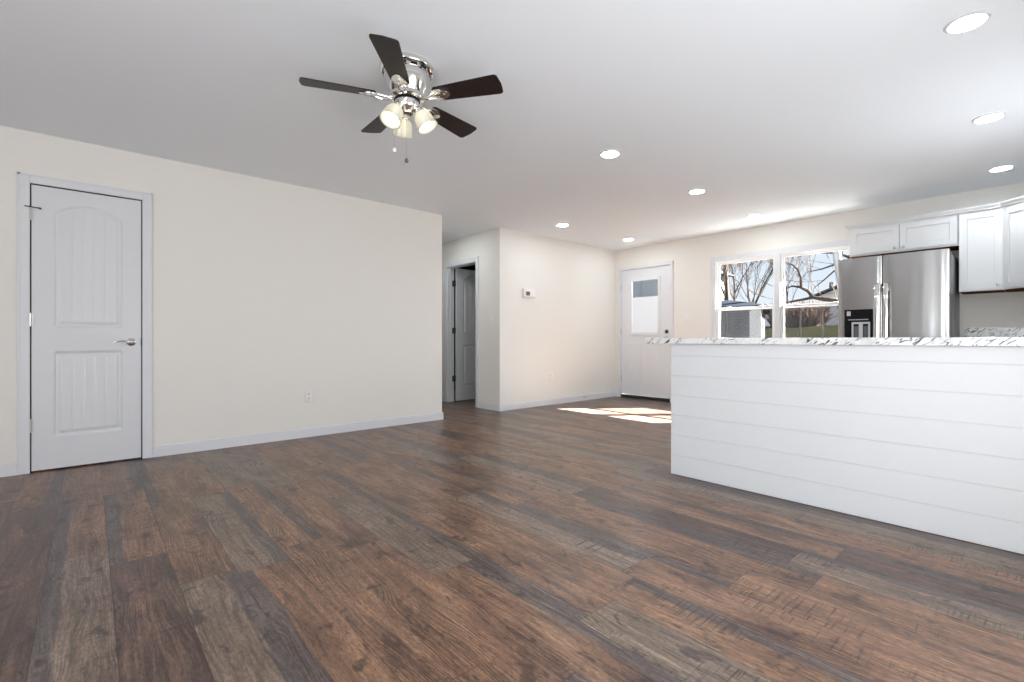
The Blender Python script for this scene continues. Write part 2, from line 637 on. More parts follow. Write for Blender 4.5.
wall_x('wall_closet', 5.62, 5.70, YT + T, 7.5, m='closet', label='dark back wall of the room beyond the hall door', along='y')
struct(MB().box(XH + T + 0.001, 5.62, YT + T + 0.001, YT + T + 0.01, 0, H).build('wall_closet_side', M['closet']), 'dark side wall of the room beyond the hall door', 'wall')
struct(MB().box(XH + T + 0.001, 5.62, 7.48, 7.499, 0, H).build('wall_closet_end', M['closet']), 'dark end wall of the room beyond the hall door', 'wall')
mb = MB()
for i in range(8):
    y = 6.35 + i * 0.14
    mb.box(5.58, 5.619, y, y + 0.035, 0, H - 0.002)
struct(mb.build('trim_closet', M['stud']), 'grey vertical strips on the dark wall above the hall door', 'trim')


# baseboards: profile 0.085 high
def baseboard(name, segs, label):
    mb = MB()
    for (x0, x1, y0, y1) in segs:
        mb.box(x0, x1, y0, y1, 0.001, 0.070)
        # stepped cap, thinner towards the wall
        if abs(x1 - x0) > abs(y1 - y0):
            mb.box(x0, x1, y0 + 0.004, y1, 0.070, 0.088, 0.002)
        else:
            mb.box(x0 + 0.004, x1, y0, y1, 0.070, 0.088, 0.002)
    return struct(mb.build(name, M['white']), label, 'baseboard')


CW = 0.062
baseboard('baseboard_left', [(XB, -0.381, YL - 0.014, YL - 0.0005), (0.381, XE + 0.012, YL - 0.014, YL - 0.0005)], 'white baseboard along the long left wall')
mb = MB().box(XE + 0.0005, XE + 0.013, YL, YL + 0.6, 0.001, 0.07).box(XE + 0.0005, XE + 0.009, YL, YL + 0.6, 0.07, 0.088)
struct(mb.build('baseboard_left_end', M['white']), 'short white baseboard round the end of the left wall', 'baseboard')
baseboard('baseboard_back', [(XH - 0.012, XW, YT - 0.014, YT - 0.0005)], 'white baseboard under the thermostat wall')
baseboard('baseboard_hall', [(XH - 0.014, XH - 0.0005, YT, 5.322), (XH - 0.014, XH - 0.0005, 6.19, 7.49)], 'white baseboard along the hallway door wall')
baseboard('baseboard_window', [(XW - 0.014, XW - 0.0005, 1.56, 3.806), (XW - 0.014, XW - 0.0005, 4.833, YT - 0.015)], 'white baseboard along the window wall')


# ---------------------------------------------------------------- moulded two-panel doors (height field)
def door_leaf_mesh(w, h, th, hw_off=0.115):
    """front face at y=0 looking to -y, u across from -w/2 to w/2, v up; back face flat copy"""
    bm = bmesh.new()
    nu, nv = int(w / 0.006), int(h / 0.0075)
    hw = w / 2 - hw_off
    plank = (2 * (hw - 0.042)) / 5

    def dpan(u, v, b, t, rise):
        top = t + rise * max(0.0, 1 - (u / hw) ** 2) if rise else t
        return min(hw - abs(u), v - b, (top - v) * (0.96 if rise else 1))

    def height(u, v):
        best = 0.0
        for (b, t, rise) in ((0.235, 0.855, 0.0), (1.035, 1.870, 0.080)):
            d = dpan(u, v, b, t, rise)
            if d <= 0:
                continue
            # ogee dip then raised field
            if d < 0.012:
                z = -0.010 * (0.5 - 0.5 * math.cos(PI * d / 0.012))
            elif d < 0.022:
                z = -0.010
            elif d < 0.040:
                z = -0.010 + 0.0085 * (0.5 - 0.5 * math.cos(PI * (d - 0.022) / 0.018))
            else:
                z = -0.0015
                k = (u + hw - 0.042) / plank
                g = abs(k - round(k)) * plank
                if 0.5 < k < 4.5 and g < 0.006:
                    z -= 0.0035 * (1 - g / 0.006)
            best = z
        return best
    front = [[bm.verts.new((-w / 2 + w * i / nu, -height(-w / 2 + w * i / nu, h * j / nv), h * j / nv)) for i in range(nu + 1)] for j in range(nv + 1)]
    for j in range(nv):
        for i in range(nu):
            bm.faces.new((front[j][i], front[j][i + 1], front[j + 1][i + 1], front[j + 1][i]))
    B = [bm.verts.new(p) for p in ((-w / 2, th, 0), (w / 2, th, 0), (w / 2, th, h), (-w / 2, th, h))]
    bm.faces.new((B[3], B[2], B[1], B[0]))
    bm.faces.new([front[0][i] for i in range(nu, -1, -1)] + [B[0], B[1]])
    bm.faces.new([front[nv][i] for i in range(nu + 1)] + [B[2], B[3]])
    bm.faces.new([front[j][0] for j in range(nv + 1)] + [B[3], B[0]])
    bm.faces.new([front[j][nu] for j in range(nv, -1, -1)] + [B[1], B[2]])
    return bm


def casing_y(mb, x0, x1, top, yf, wd=CW, th=0.016):
    """casing on a wall facing -y around opening x0..x1, top"""
    mb.box(x0 - wd, x0, yf - th, yf - 0.0005, 0.001, top + wd, 0.003)
    mb.box(x1, x1 + wd, yf - th, yf - 0.0005, 0.001, top + wd, 0.003)
    mb.box(x0, x1, yf - th, yf - 0.0005, top, top + wd, 0.003)
    mb.box(x0 - wd, x0 - wd + 0.014, yf - th - 0.005, yf - th, 0.001, top + wd, 0.002)
    mb.box(x1 + wd - 0.014, x1 + wd, yf - th - 0.005, yf - th, 0.001, top + wd, 0.002)
    mb.box(x0 - wd, x1 + wd, yf - th - 0.005, yf - th, top + wd - 0.014, top + wd, 0.002)
    return mb


def casing_x(mb, y0, y1, top, xf, wd=CW, th=0.016):
    mb.box(xf - th, xf - 0.0005, y0 - wd, y0, 0.001, top + wd, 0.003)
    mb.box(xf - th, xf - 0.0005, y1, y1 + wd, 0.001, top + wd, 0.003)
    mb.box(xf - th, xf - 0.0005, y0, y1, top, top + wd, 0.003)
    mb.box(xf - th - 0.005, xf - th, y0 - wd, y0 - wd + 0.014, 0.001, top + wd, 0.002)
    mb.box(xf - th - 0.005, xf - th, y1 + wd - 0.014, y1 + wd, 0.001, top + wd, 0.002)
    mb.box(xf - th - 0.005, xf - th, y0 - wd, y1 + wd, top + wd - 0.014, top + wd, 0.002)
    return mb


# ---- door_1: the closed white door in the left wall
d1 = empty('door_1', (0, YL, 0), 'closed white two-panel arched plank door at far left', 'door', kind='structure')
mb = casing_y(MB(), D1[0], D1[1], D1[2], YL)
mb.build('casing', M['white'], d1)
mb = MB().box(D1[0], D1[0] + 0.004, YL, YL + 0.10, 0.001, D1[2]).box(D1[1] - 0.004, D1[1], YL, YL + 0.10, 0.001, D1[2]).box(D1[0], D1[1], YL, YL + 0.10, D1[2] - 0.003, D1[2])
mb.box(D1[0] + 0.004, D1[1] - 0.004, YL + 0.05, YL + 0.10, 0.001, D1[2] - 0.003)
mb.build('jamb', M['darkgap'], d1)  # near-black colour stands in for the shade in the door gap
mb = MB()
mb.bm.free()
mb.bm = door_leaf_mesh(0.622, 2.052, 0.035)
mb.xform(Matrix.Translation((0, YL + 0.004, 0.012)))
mb.build('leaf', M['door'], d1, smooth=True)
for z in (1.852, 1.095, 0.337):
    mb = MB().tube([(-0.316, YL - 0.012, z - 0.045), (-0.316, YL - 0.012, z + 0.045)], 0.007, 12)
    mb.tube([(-0.316, YL - 0.012, z + 0.045), (-0.316, YL - 0.012, z + 0.050)], 0.005, 10)
    mb.box(-0.316, -0.300, YL - 0.004, YL + 0.003, z - 0.044, z + 0.044)
    mb.build('hinge', M['nickel'], d1, smooth=True)
mb = MB().tube([(-0.345, YL - 0.018, 1.902), (-0.27, YL - 0.028, 1.896)], 0.004, 8).tube([(-0.27, YL - 0.028, 1.896), (-0.262, YL - 0.020, 1.895)], 0.007, 8)
mb.tube([(-0.316, YL - 0.012, 1.898), (-0.316, YL - 0.012, 1.908)], 0.009, 10)
mb.build('hinge_pin_stop', M['bronze'], d1, smooth=True)
hd = MB()
hd.lathe([(0, 0), (0.033, 0), (0.033, 0.004), (0.030, 0.010), (0.018, 0.014), (0.011, 0.018), (0.011, 0.045), (0, 0.045)], (0.247, YL + 0.003, 0.936), (0, -1, 0), 28)
hd.tube([(0.252, YL - 0.044, 0.936), (0.23, YL - 0.047, 0.938), (0.205, YL - 0.048, 0.945), (0.18, YL - 0.047, 0.945), (0.155, YL - 0.046, 0.938), (0.138, YL - 0.044, 0.932)], [0.010, 0.010, 0.009, 0.008, 0.007, 0.005], 12)
hd.build('lever_handle', M['chrome'], d1, smooth=True)
MB().box(0.308, 0.3155, YL - 0.006, YL + 0.004, 0.905, 0.965, 0.002).build('strike_plate', M['bronze'], d1)

# ---- door_2: the half hidden door standing open beyond the hallway
d2 = empty('door_2', (XH, 5.755, 0), 'plank panel door standing open in the hallway, seen in shade', 'door', kind='structure')
mb = casing_x(MB(), 5.39, 6.12, 2.055, XH)
mb.build('casing', M['white'], d2)
mb = MB().box(XH, XH + T, 6.108, 6.12, 0.001, 2.055).box(XH, XH + T, 5.39, 5.402, 0.001, 2.055).box(XH, XH + T, 5.39, 6.12, 2.043, 2.055)
mb.box(XH + 0.045, XH + 0.075, 6.098, 6.108, 0.001, 2.043).box(XH + 0.045, XH + 0.075, 5.402, 5.412, 0.001, 2.043)
mb.build('jamb', M['white'], d2)
mb = MB()
mb.bm.free()
mb.bm = door_leaf_mesh(0.70, 2.03, 0.035, 0.125)
mb.xform(Matrix.Translation((XH + T + 0.022 + 0.35, 6.068, 0.014)))
mb.build('leaf', M['door'], d2, smooth=True)
for z in (1.81, 1.09, 0.355):
    mb = MB().tube([(XH + T + 0.010, 6.085, z - 0.045), (XH + T + 0.010, 6.085, z + 0.045)], 0.008, 10)
    mb.box(XH + T - 0.035, XH + T + 0.008, 6.094, 6.107, z - 0.045, z + 0.045)
    mb.build('hinge', M['bronze'], d2, smooth=True)  # dark metal puts the hallway's shade into these hinges

# ---- door_3: front door with half lite
d3 = empty('door_3', (XW, 4.309, 0), 'white front door with a half window in the far corner', 'door', kind='structure')
casing_x(MB(), DW[0] + 0.012, DW[1] - 0.012, DW[2] - 0.010, XW, 0.052).build('casing', M['white'], d3)
mb = MB().box(XW, XW + 0.14, DW[0] + 0.0005, DW[0] + 0.008, 0.001, DW[2]).box(XW, XW + 0.14, DW[1] - 0.008, DW[1] - 0.0005, 0.001, DW[2]).box(XW, XW + 0.14, DW[0], DW[1], DW[2] - 0.008, DW[2] - 0.0005)
mb.build('jamb', M['white'], d3)
MB().box(XW - 0.008, XW + 0.14, DW[0] + 0.008, DW[1] - 0.008, 0.001, 0.050).build('threshold', M['threshold'], d3)  # dark colour also carries the shade of the gap under the door
LY0, LY1, LZ0, LZ1 = 4.063, 4.565, 1.045, 1.905
x0, x1 = XW + 0.006, XW + 0.05
mb = MB().box(x0, x1, 3.859, LY0, 0.058, 2.087).box(x0, x1, LY1, 4.759, 0.058, 2.087).box(x0, x1, LY0, LY1, 0.058, LZ0).box(x0, x1, LY0, LY1, LZ1, 2.087)
for (ya, yb) in ((3.985, 4.275), (4.345, 4.635)):      # raised embossed outlines of the two lower panels
    za, zb = 0.25, 0.90
    for (a, b, c, d) in ((ya, ya + 0.022, za, zb), (yb - 0.022, yb, za, zb), (ya + 0.022, yb - 0.022, za, za + 0.022), (ya + 0.022, yb - 0.022, zb - 0.022, zb)):
        mb.box(x0 - 0.006, x0 + 0.001, a, b, c, d, 0.0025)
    mb.box(x0 - 0.004, x0 + 0.001, ya + 0.05, yb - 0.05, za + 0.05, zb - 0.05, 0.003)
leaf = mb.build('leaf', M['white'], d3)
mb = MB()
for (a, b, c, d) in ((LY0 - 0.03, LY0 + 0.012, LZ0 - 0.03, LZ1 + 0.03), (LY1 - 0.012, LY1 + 0.03, LZ0 - 0.03, LZ1 + 0.03), (LY0 + 0.012, LY1 - 0.012, LZ0 - 0.03, LZ0 + 0.012), (LY0 + 0.012, LY1 - 0.012, LZ1 - 0.012, LZ1 + 0.03)):
    mb.box(x0 - 0.012, x0 + 0.004, a, b, c, d, 0.004)
mb.build('window_frame', M['white'], d3)
gl = MB().box(x0 + 0.012, x0 + 0.016, LY0, LY1, LZ0, LZ1).build('glass_pane', M['glass'], d3)
MB().box(x0 + 0.008, x0 + 0.0095, LY0 + 0.014, LY1 - 0.014, LZ0 + 0.014, 1.632).build('white_film', M['film'], gl)
MB().box(x0 + 0.0065, x0 + 0.0075, 4.405, 4.550, 1.062, 1.125).build('sticker', M['paper'], gl)
for z in (1.80, 1.09, 0.32):
    mb = MB().tube([(XW - 0.010, 4.764, z - 0.05), (XW - 0.010, 4.764, z + 0.05)], 0.007, 10)
    mb.box(XW - 0.004, XW + 0.004, 4.750, 4.764, z - 0.05, z + 0.05)
    mb.build('hinge', M['nickel'], d3, smooth=True)
kn = MB()
kn.lathe([(0, 0), (0.032, 0), (0.032, 0.005), (0.014, 0.012), (0.012, 0.030), (0.024, 0.040), (0.028, 0.052), (0.022, 0.064), (0, 0.067)], (x0, 3.925, 0.975), (-1, 0, 0), 24)
kn.build('door_knob', M['nickel'], d3, smooth=True)
kn = MB()
kn.lathe([(0, 0), (0.030, 0), (0.030, 0.006), (0.022, 0.014), (0, 0.015)], (x0, 3.925, 1.075), (-1, 0, 0), 24)
kn.box(x0 - 0.030, x0 - 0.012, 3.921, 3.929, 1.060, 1.090, 0.002)
kn.build('deadbolt', M['bronze'], d3, smooth=True)
MB().box(XW - 0.018, XW - 0.004, 3.842, 3.850, 1.70, 1.80, 0.003).build('door_strike', M['nickel'], d3)

# ---------------------------------------------------------------- the double window


def window_unit(name, ya, yb, label):
    w = empty(name, (XW + 0.05, (ya + yb) / 2, WZ[0]), label, 'window', kind='structure')
    xa, xb = XW + 0.006, XW + 0.075
    za, zb = WZ
    f = 0.013
    mb = MB()
    for (a, b, c, d) in ((ya + 0.0005, ya + f, za, zb), (yb - f, yb - 0.0005, za, zb), (ya + f, yb - f, za, za + f), (ya + f, yb - f, zb - f, zb - 0.0005)):
        mb.box(xa, xb, a, b, c, d)
    mb.build('window_frame', M['vinyl'], w)
    zm = 1.375
    s = 0.026
    # upper sash (outer track), lower sash (inner track)
    for nm, (x_in, x_out, lo, hi) in (('upper_sash', (xb - 0.034, xb - 0.012, zm - 0.018, zb - f)), ('lower_sash', (xa + 0.004, xa + 0.030, za + f, zm + 0.020))):
        mb = MB()
        a, b = ya + f, yb - f
        for (p, q, c, d) in ((a, a + s * 0.8, lo, hi), (b - s * 0.8, b, lo, hi), (a + s * 0.8, b - s * 0.8, lo, lo + s), (a + s * 0.8, b - s * 0.8, hi - s * 1.1, hi)):
            mb.box(x_in, x_out, p, q, c, d, 0.003)
        sh = mb.build(nm, M['vinyl'], w)
        xm = (x_in + x_out) / 2
        MB().box(xm - 0.002, xm + 0.002, a + s * 0.7, b - s * 0.7, lo + s * 0.8, hi - s * 0.8).build('glass_pane', M['glass'], sh)
        if nm == 'lower_sash':
            for yy in (a + 0.16, b - 0.16):
                MB().box(x_in - 0.008, x_out - 0.004, yy - 0.025, yy + 0.025, hi, hi + 0.010, 0.003).build('sash_lock', M['vinyl'], sh)
    MB().box(xb - 0.006, xb - 0.005, ya + f, yb - f, za + f, zm).build('insect_screen', M['screen'], w)
    return w


window_unit('window_1', *W1, 'left half of the double window, shed seen through it')
window_unit('window_2', *W2, 'right half of the double window, beside the refrigerator')
mb = MB()
cw = 0.070
xf = XW
mb.box(xf - 0.016, xf - 0.0005, W1[1], W1[1] + cw, WZ[0] - 0.02, WZ[1] + cw, 0.003)
mb.box(xf - 0.016, xf - 0.0005, W2[0] - cw, W2[0], WZ[0] - 0.02, WZ[1] + cw, 0.003)
mb.box(xf - 0.016, xf - 0.0005, W2[0], W1[1], WZ[1], WZ[1] + cw, 0.003)
mb.box(xf - 0.016, xf + 0.012, W2[1], W1[0], WZ[0], WZ[1], 0.003)
mb.box(xf - 0.021, xf - 0.016, W1[1] + cw - 0.014, W1[1] + cw, WZ[0] - 0.02, WZ[1] + cw)
mb.box(xf - 0.021, xf - 0.016, W2[0] - cw, W1[1] + cw, WZ[1] + cw - 0.014, WZ[1] + cw)
mb.box(xf - 0.05, xf + 0.012, W2[0] - cw - 0.01, W1[1] + cw + 0.01, WZ[0] - 0.022, WZ[0], 0.004)
mb.box(xf - 0.014, xf - 0.0005, W2[0] - cw, W1[1] + cw, WZ[0] - 0.09, WZ[0] - 0.022, 0.003)
struct(mb.build('trim_1', M['white']), 'white casing round the double window', 'trim')

# frames of unseen windows added around the fill lamps


def plain_frame(name, horiz, a, b, c, d, w0, w1, label):
    mb = MB()
    for (p, q, r, s_) in ((a, a + 0.05, c, d), (b - 0.05, b, c, d), (a + 0.05, b - 0.05, c, c + 0.05), (a + 0.05, b - 0.05, d - 0.05, d), ((a + b) / 2 - 0.03, (a + b) / 2 + 0.03, c + 0.05, d - 0.05)):
        if horiz == 'x':
            mb.box(p, q, w0, w1, r, s_)
        else:
            mb.box(w0, w1, p, q, r, s_)
    struct(mb.build(name, M['vinyl']), label, 'window')


plain_frame('added_window_3', 'y', -0.1, 1.0, 0.3, 2.2, XB - 0.05, XB - 0.005, 'added white window frame round the unseen rear fill lamp')
plain_frame('added_window_4', 'x', -3.35, -0.65, 0.05, 2.12, YR - 0.05, YR - 0.005, 'added white frame round the unseen fill lamp behind the viewer')
plain_frame('added_window_6', 'x', 0.5, 2.5, 0.2, 2.0, YR - 0.05, YR - 0.005, 'added white frame round the unseen fill lamp beside the viewer')
plain_frame('added_window_5', 'x', 3.75, 4.95, 1.00, 2.05, YR - 0.05, YR - 0.005, 'added white frame round the unseen fill lamp on the kitchen side')

# ---------------------------------------------------------------- kitchen peninsula
XP = 3.108
pen = empty('kitchen_peninsula', (XP + 0.3, 0.75, 0), 'white shiplap-clad kitchen peninsula at right', 'peninsula')
PITCH = 0.1405
mb = MB()
for k in range(7):
    z0 = k * PITCH + (0.002 if k == 0 else 0.0012)
    z1 = min((k + 1) * PITCH - 0.0012, 0.9235)
    mb.box(XP, XP + 0.014, YR + 0.002, 1.811, z0, z1, 0.0012, 1)
mb.box(XP + 0.005, XP + 0.0145, YR + 0.002, 1.809, 0.002, 0.9235)
mb.build('shiplap_panel', M['ship'], pen)
MB().box(XP + 0.0145, XP + 0.62, 1.793, 1.811, 0.002, 0.9235, 0.001).build('end_panel', M['ship'], pen)
MB().box(XP + 0.0145, XP + 0.60, YR + 0.002, 1.793, 0.002, 0.9235).build('carcass', M['cab'], pen)
for k in range(4):
    ya = YR + 0.64 + k * 0.36
    dr = MB()
    dr.box(XP + 0.60, XP + 0.62, ya + 0.004, ya + 0.356, 0.11, 0.70, 0.002)
    dr = dr.build('cabinet_door', M['cab'], pen)
    MB().lathe([(0, 0), (0.005, 0), (0.005, 0.012), (0.013, 0.018), (0.011, 0.026), (0, 0.028)], (XP + 0.62, ya + 0.32, 0.65), (1, 0, 0), 16).build('knob', M['nickel'], dr, smooth=True)
ct = MB().box(XP - 0.030, XP + 0.66, YR + 0.002, 1.998, 0.9245, 0.966, 0.004).build('granite_countertop', M['granite'], loc=(XP + 0.3, 0.85, 0.9245))
tag(ct, 'white granite slab with black flecks lying on the shiplap peninsula', 'countertop')

# ---------------------------------------------------------------- back run beside the refrigerator
CX = 6.289                           # face of the upper cabinets


def knob(mb, p, ax):
    mb.lathe([(0, 0), (0.006, 0), (0.006, 0.012), (0.0145, 0.018), (0.0145, 0.024), (0.009, 0.029), (0, 0.030)], p, ax, 18)
    return mb


def shaker(mb, f, w, h, th=0.019, rail=0.057):
    """f(u, v, d) -> 3d, u along the face, v up, d out of the face"""
    def bx(u0, u1, v0, v1, d0, d1, bev=0.0015):
        mb.prism([(u0, v0), (u1, v0), (u1, v1), (u0, v1)], lambda u, v: f(u, v, d0), lambda u, v: f(u, v, d1), bev)
    bx(0, rail, 0, h, 0, th)
    bx(w - rail, w, 0, h, 0, th)
    bx(rail, w - rail, 0, rail, 0, th)
    bx(rail, w - rail, h - rail, h, 0, th)
    bx(rail - 0.002, w - rail + 0.002, rail - 0.002, h - rail + 0.002, 0, th - 0.010)
    return mb


UT = 2.175   # top of cabinet boxes
fc = empty('refrigerator_cabinet', (XW - 0.15, 1.05, 1.862), 'short white two-door wall cabinet above the refrigerator', 'cabinet')
MB().box(CX, XW - 0.001, 0.6145, 1.500, 1.862, UT, 0.001).build('carcass', M['cab'], fc)
MB().box(CX + 0.002, XW - 0.002, 0.6165, 1.498, 1.8585, 1.8619).build('underside', M['brown'], fc)
for (ya, yb, ky) in ((1.066, 1.492, 1.096), (0.622, 1.060, 1.030)):
    dw = yb - ya
    dz = 1.880
    o = shaker(MB(), lambda u, v, d, yb=yb: (CX - 0.001 - d, yb - u, dz + v), dw, 2.150 - dz).build('door', M['cab'], fc)
    knob(MB(), (CX - 0.020, ky, 1.905), (-1, 0, 0)).build('knob', M['nickel'], o, smooth=True)

tcab = empty('wall_cabinet', (XW - 0.15, 0.465, 1.41), 'tall white single-door wall cabinet right of the refrigerator', 'cabinet')
MB().box(CX, XW - 0.001, 0.3105, 0.6125, 1.412, UT, 0.001).build('carcass', M['cab'], tcab)
MB().box(CX + 0.002, XW - 0.002, 0.3125, 0.6105, 1.4085, 1.4119).build('underside', M['brown'], tcab)
MB().box(CX + 0.001, XW - 0.002, 0.6127, 0.6142, 1.412, 1.8580).build('side_panel', M['brown'], tcab)
o = shaker(MB(), lambda u, v, d: (CX - 0.001 - d, 0.610 - u, 1.418 + v), 0.296, 0.735).build('door', M['cab'], tcab)
knob(MB(), (CX - 0.020, 0.345, 1.460), (-1, 0, 0)).build('knob', M['nickel'], o, smooth=True)

cc = empty('corner_wall_cabinet', (6.35, 0.0, 1.41), 'white diagonal corner wall cabinet at the right edge', 'cabinet')
poly = [(XW - 0.001, 0.3095), (CX, 0.3095), (6.0, 0.0205), (6.0, YR + 0.001), (XW - 0.001, YR + 0.001)]
MB().prism(poly, lambda u, v: (u, v, 1.412), lambda u, v: (u, v, UT)).build('carcass', M['cab'], cc)
poly2 = [(XW - 0.003, 0.3075), (CX + 0.003, 0.3075), (6.003, 0.0195), (6.003, YR + 0.003), (XW - 0.003, YR + 0.003)]
MB().prism(poly2, lambda u, v: (u, v, 1.4085), lambda u, v: (u, v, 1.4119)).build('underside', M['brown'], cc)
A, B = Vector((CX, 0.3095)), Vector((6.0, 0.0205))
tdir = (B - A).normalized()
ndir = Vector((tdir.y, -tdir.x))
if ndir.x > 0:
    ndir = -ndir
fl = (B - A).length


def fcorner(u, v, d):
    p = A + tdir * (u + 0.008) + ndir * (d + 0.001)
    return (p.x, p.y, 1.418 + v)


o = shaker(MB(), fcorner, fl - 0.016, 0.735).build('door', M['cab'], cc)
kp = fcorner(fl - 0.05, 0.045, 0.019)
knob(MB(), kp, (ndir.x, ndir.y, 0)).build('knob', M['nickel'], o, smooth=True)

# crown running along the three cabinets


def crown(mb, p, q, nx, ny, e0=0.0, e1=0.0):
    prof = [(0.0, 0.0), (0.012, 0.0), (0.014, 0.010), (0.030, 0.028), (0.034, 0.040), (0.0, 0.040)]
    p, q = Vector(p), Vector(q)
    t = (q - p).normalized()
    n = Vector((nx, ny))
    a = [mb.bm.verts.new((*(p + n * d - t * d * e0), UT - 0.008 + z)) for d, z in prof]
    b = [mb.bm.verts.new((*(q + n * d + t * d * e1), UT - 0.008 + z)) for d, z in prof]
    k = len(prof)
    for i in range(k):
        mb.bm.faces.new((a[i], a[(i + 1) % k], b[(i + 1) % k], b[i]))
    mb.bm.faces.new(a)
    mb.bm.faces.new(b[::-1])


mb = MB()
tn = math.tan(R(22.5))
crown(mb, (CX - 0.0215, 1.5005), (CX - 0.0215, 0.3095 + 0.009), -1, 0, 1.0, -tn)
cA = A + ndir * 0.0215
cB = B + ndir * 0.0215
crown(mb, (cA.x, cA.y), (cB.x, cB.y), ndir.x, ndir.y, -tn, 0)
crown(mb, (XW - 0.001, 1.5005), (CX - 0.0215, 1.5005), 0, 1, 0, 1.0)
tag(mb.build('crown_moulding', M['cab'], loc=(CX, 0.6, UT)), 'white crown moulding along the tops of the wall cabinets', 'moulding')

bc = empty('base_cabinet', (6.3, 0.15, 0), 'white base cabinet behind the peninsula, right of the refrigerator', 'cabinet')
MB().box(6.02, XW - 0.001, YR + 0.002, 0.560, 0.10, 0.925).build('carcass', M['cab'], bc)
MB().box(6.08, XW - 0.001, YR + 0.002, 0.560, 0.001, 0.0995).build('toe_kick', M['cab'], bc)
o = shaker(MB(), lambda u, v, d: (6.019 - d, 0.552 - u, 0.12 + v), 0.42, 0.62).build('door', M['cab'], bc)
knob(MB(), (6.000, 0.17, 0.70), (-1, 0, 0)).build('knob', M['nickel'], o, smooth=True)
o = MB().box(6.0, 6.019, 0.132, 0.552, 0.75, 0.905, 0.002).build('drawer', M['cab'], bc)
knob(MB(), (6.0, 0.342, 0.83), (-1, 0, 0)).build('knob', M['nickel'], o, smooth=True)
bt = empty('back_countertop', (6.3, 0.15, 0.926), 'grey-white granite worktop with low backsplash against the window wall', 'countertop')
MB().box(5.985, XW - 0.001, YR + 0.002, 0.578, 0.926, 0.966, 0.003).build('slab', M['granite'], bt)
MB().box(XW - 0.021, XW - 0.001, YR + 0.002, 0.600, 0.9665, 1.070, 0.002).build('backsplash', M['granite'], bt)

# ---------------------------------------------------------------- refrigerator
FX = 5.81
fr = empty('refrigerator', (6.18, 1.045, 0), 'stainless steel side-by-side refrigerator under the short cabinet', 'refrigerator')
Y0, Y1 = 0.634, 1.488
MB().box(FX + 0.095, 6.585, Y0 + 0.002, Y1 - 0.002, 0.02, 1.755, 0.006).build('body', M['fridge_side'], fr, smooth=True)
for (ya, yb) in ((Y0 + 0.06, Y0 + 0.12), (Y1 - 0.12, Y1 - 0.06)):
    MB().box(FX + 0.15, FX + 0.25, ya, yb, 0.0, 0.02).build('foot', M['black'], fr)
MB().box(FX + 0.10, FX + 0.22, Y0 + 0.006, Y0 + 0.075, 1.755, 1.782, 0.006).build('hinge_cover', M['black'], fr)
MB().box(FX + 0.10, FX + 0.22, Y1 - 0.075, Y1 - 0.006, 1.755, 1.782, 0.006).build('hinge_cover', M['black'], fr)
SEAM = 1.119


def fdoor(ya, yb, hole=None):
    """slightly crowned steel front: outline in plan extruded upward, with rounded vertical edges"""
    pts = []
    n = 18
    for i in range(n + 1):
        t = i / n
        y = ya + (yb - ya) * t
        e = min(t, 1 - t) * (yb - ya)
        r = 0.010
        edge = 0.0 if e > r else r - math.sqrt(max(0, r * r - (r - e) ** 2))
        pts.append((FX + edge + 0.004 * (2 * t - 1) ** 2, y))
    pts = [(FX + 0.085, ya)] + pts + [(FX + 0.085, yb)]
    mb = MB()
    mb.prism(pts, lambda u, v: (u, v, 0.06), lambda u, v: (u, v, 1.777))
    return mb


dl = fdoor(SEAM + 0.004, Y1).build('door', M['steel'], fr, smooth=True)
dr = fdoor(Y0, SEAM - 0.004).build('door', M['steel'], fr, smooth=True)
MB().box(FX + 0.03, FX + 0.08, SEAM - 0.0038, SEAM + 0.0038, 0.06, 1.775).build('door_gasket', M['black'], fr)


def fhandle(y, parent):
    zs = [0.50, 0.52, 0.70, 0.98, 1.26, 1.46, 1.498, 1.505]
    ds = [0.012, 0.045, 0.058, 0.062, 0.058, 0.047, 0.030, 0.012]
    prof = [(-0.017, 0.010), (-0.019, 0.0), (-0.017, -0.006), (0.0, -0.011), (0.017, -0.006), (0.019, 0.0), (0.017, 0.010)]
    mb = MB()
    rings = []
    for z, d in zip(zs, ds):
        rings.append([mb.bm.verts.new((FX - d + b, y + a, z)) for a, b in prof])
    k = len(prof)
    for r0, r1 in zip(rings, rings[1:]):
        for i in range(k):
            mb.bm.faces.new((r0[i], r0[(i + 1) % k], r1[(i + 1) % k], r1[i]))
    mb.bm.faces.new(rings[0])
    mb.bm.faces.new(rings[-1][::-1])
    mb.box(FX - 0.03, FX + 0.008, y - 0.012, y + 0.012, 0.53, 0.59, 0.003)
    mb.box(FX - 0.03, FX + 0.008, y - 0.012, y + 0.012, 1.425, 1.485, 0.003)
    return mb.build('handle', M['chrome'], parent, smooth=True)


fhandle(SEAM + 0.036, dl)
fhandle(SEAM - 0.036, dr)
# ice and water dispenser in the left door
ds = MB().box(FX - 0.004, FX + 0.006, 1.190, 1.430, 0.86, 1.258, 0.004).build('dispenser', M['black'], dl)
MB().box(FX - 0.0055, FX - 0.0045, 1.375, 1.408, 1.195, 1.240).build('dispenser_emblem', M['print_'], ds)
mb = MB()
random.seed(4)
yy = 1.395
while yy > 1.235:
    wv = random.uniform(0.006, 0.014)
    mb.box(FX - 0.0055, FX - 0.0045, yy - wv, yy, 1.150, 1.159)
    yy -= wv + 0.005
mb.build('dispenser_legend', M['print_'], ds)
mb = MB().box(FX - 0.012, FX - 0.004, 1.212, 1.366, 1.110, 1.130, 0.003).box(FX - 0.012, FX - 0.004, 1.350, 1.366, 0.88, 1.114, 0.003).box(FX - 0.012, FX - 0.004, 1.212, 1.228, 0.88, 1.114, 0.003).box(FX - 0.012, FX - 0.004, 1.272, 1.306, 0.88, 1.114, 0.003)
mb.build('dispenser_surround', M['lgrey'], ds)
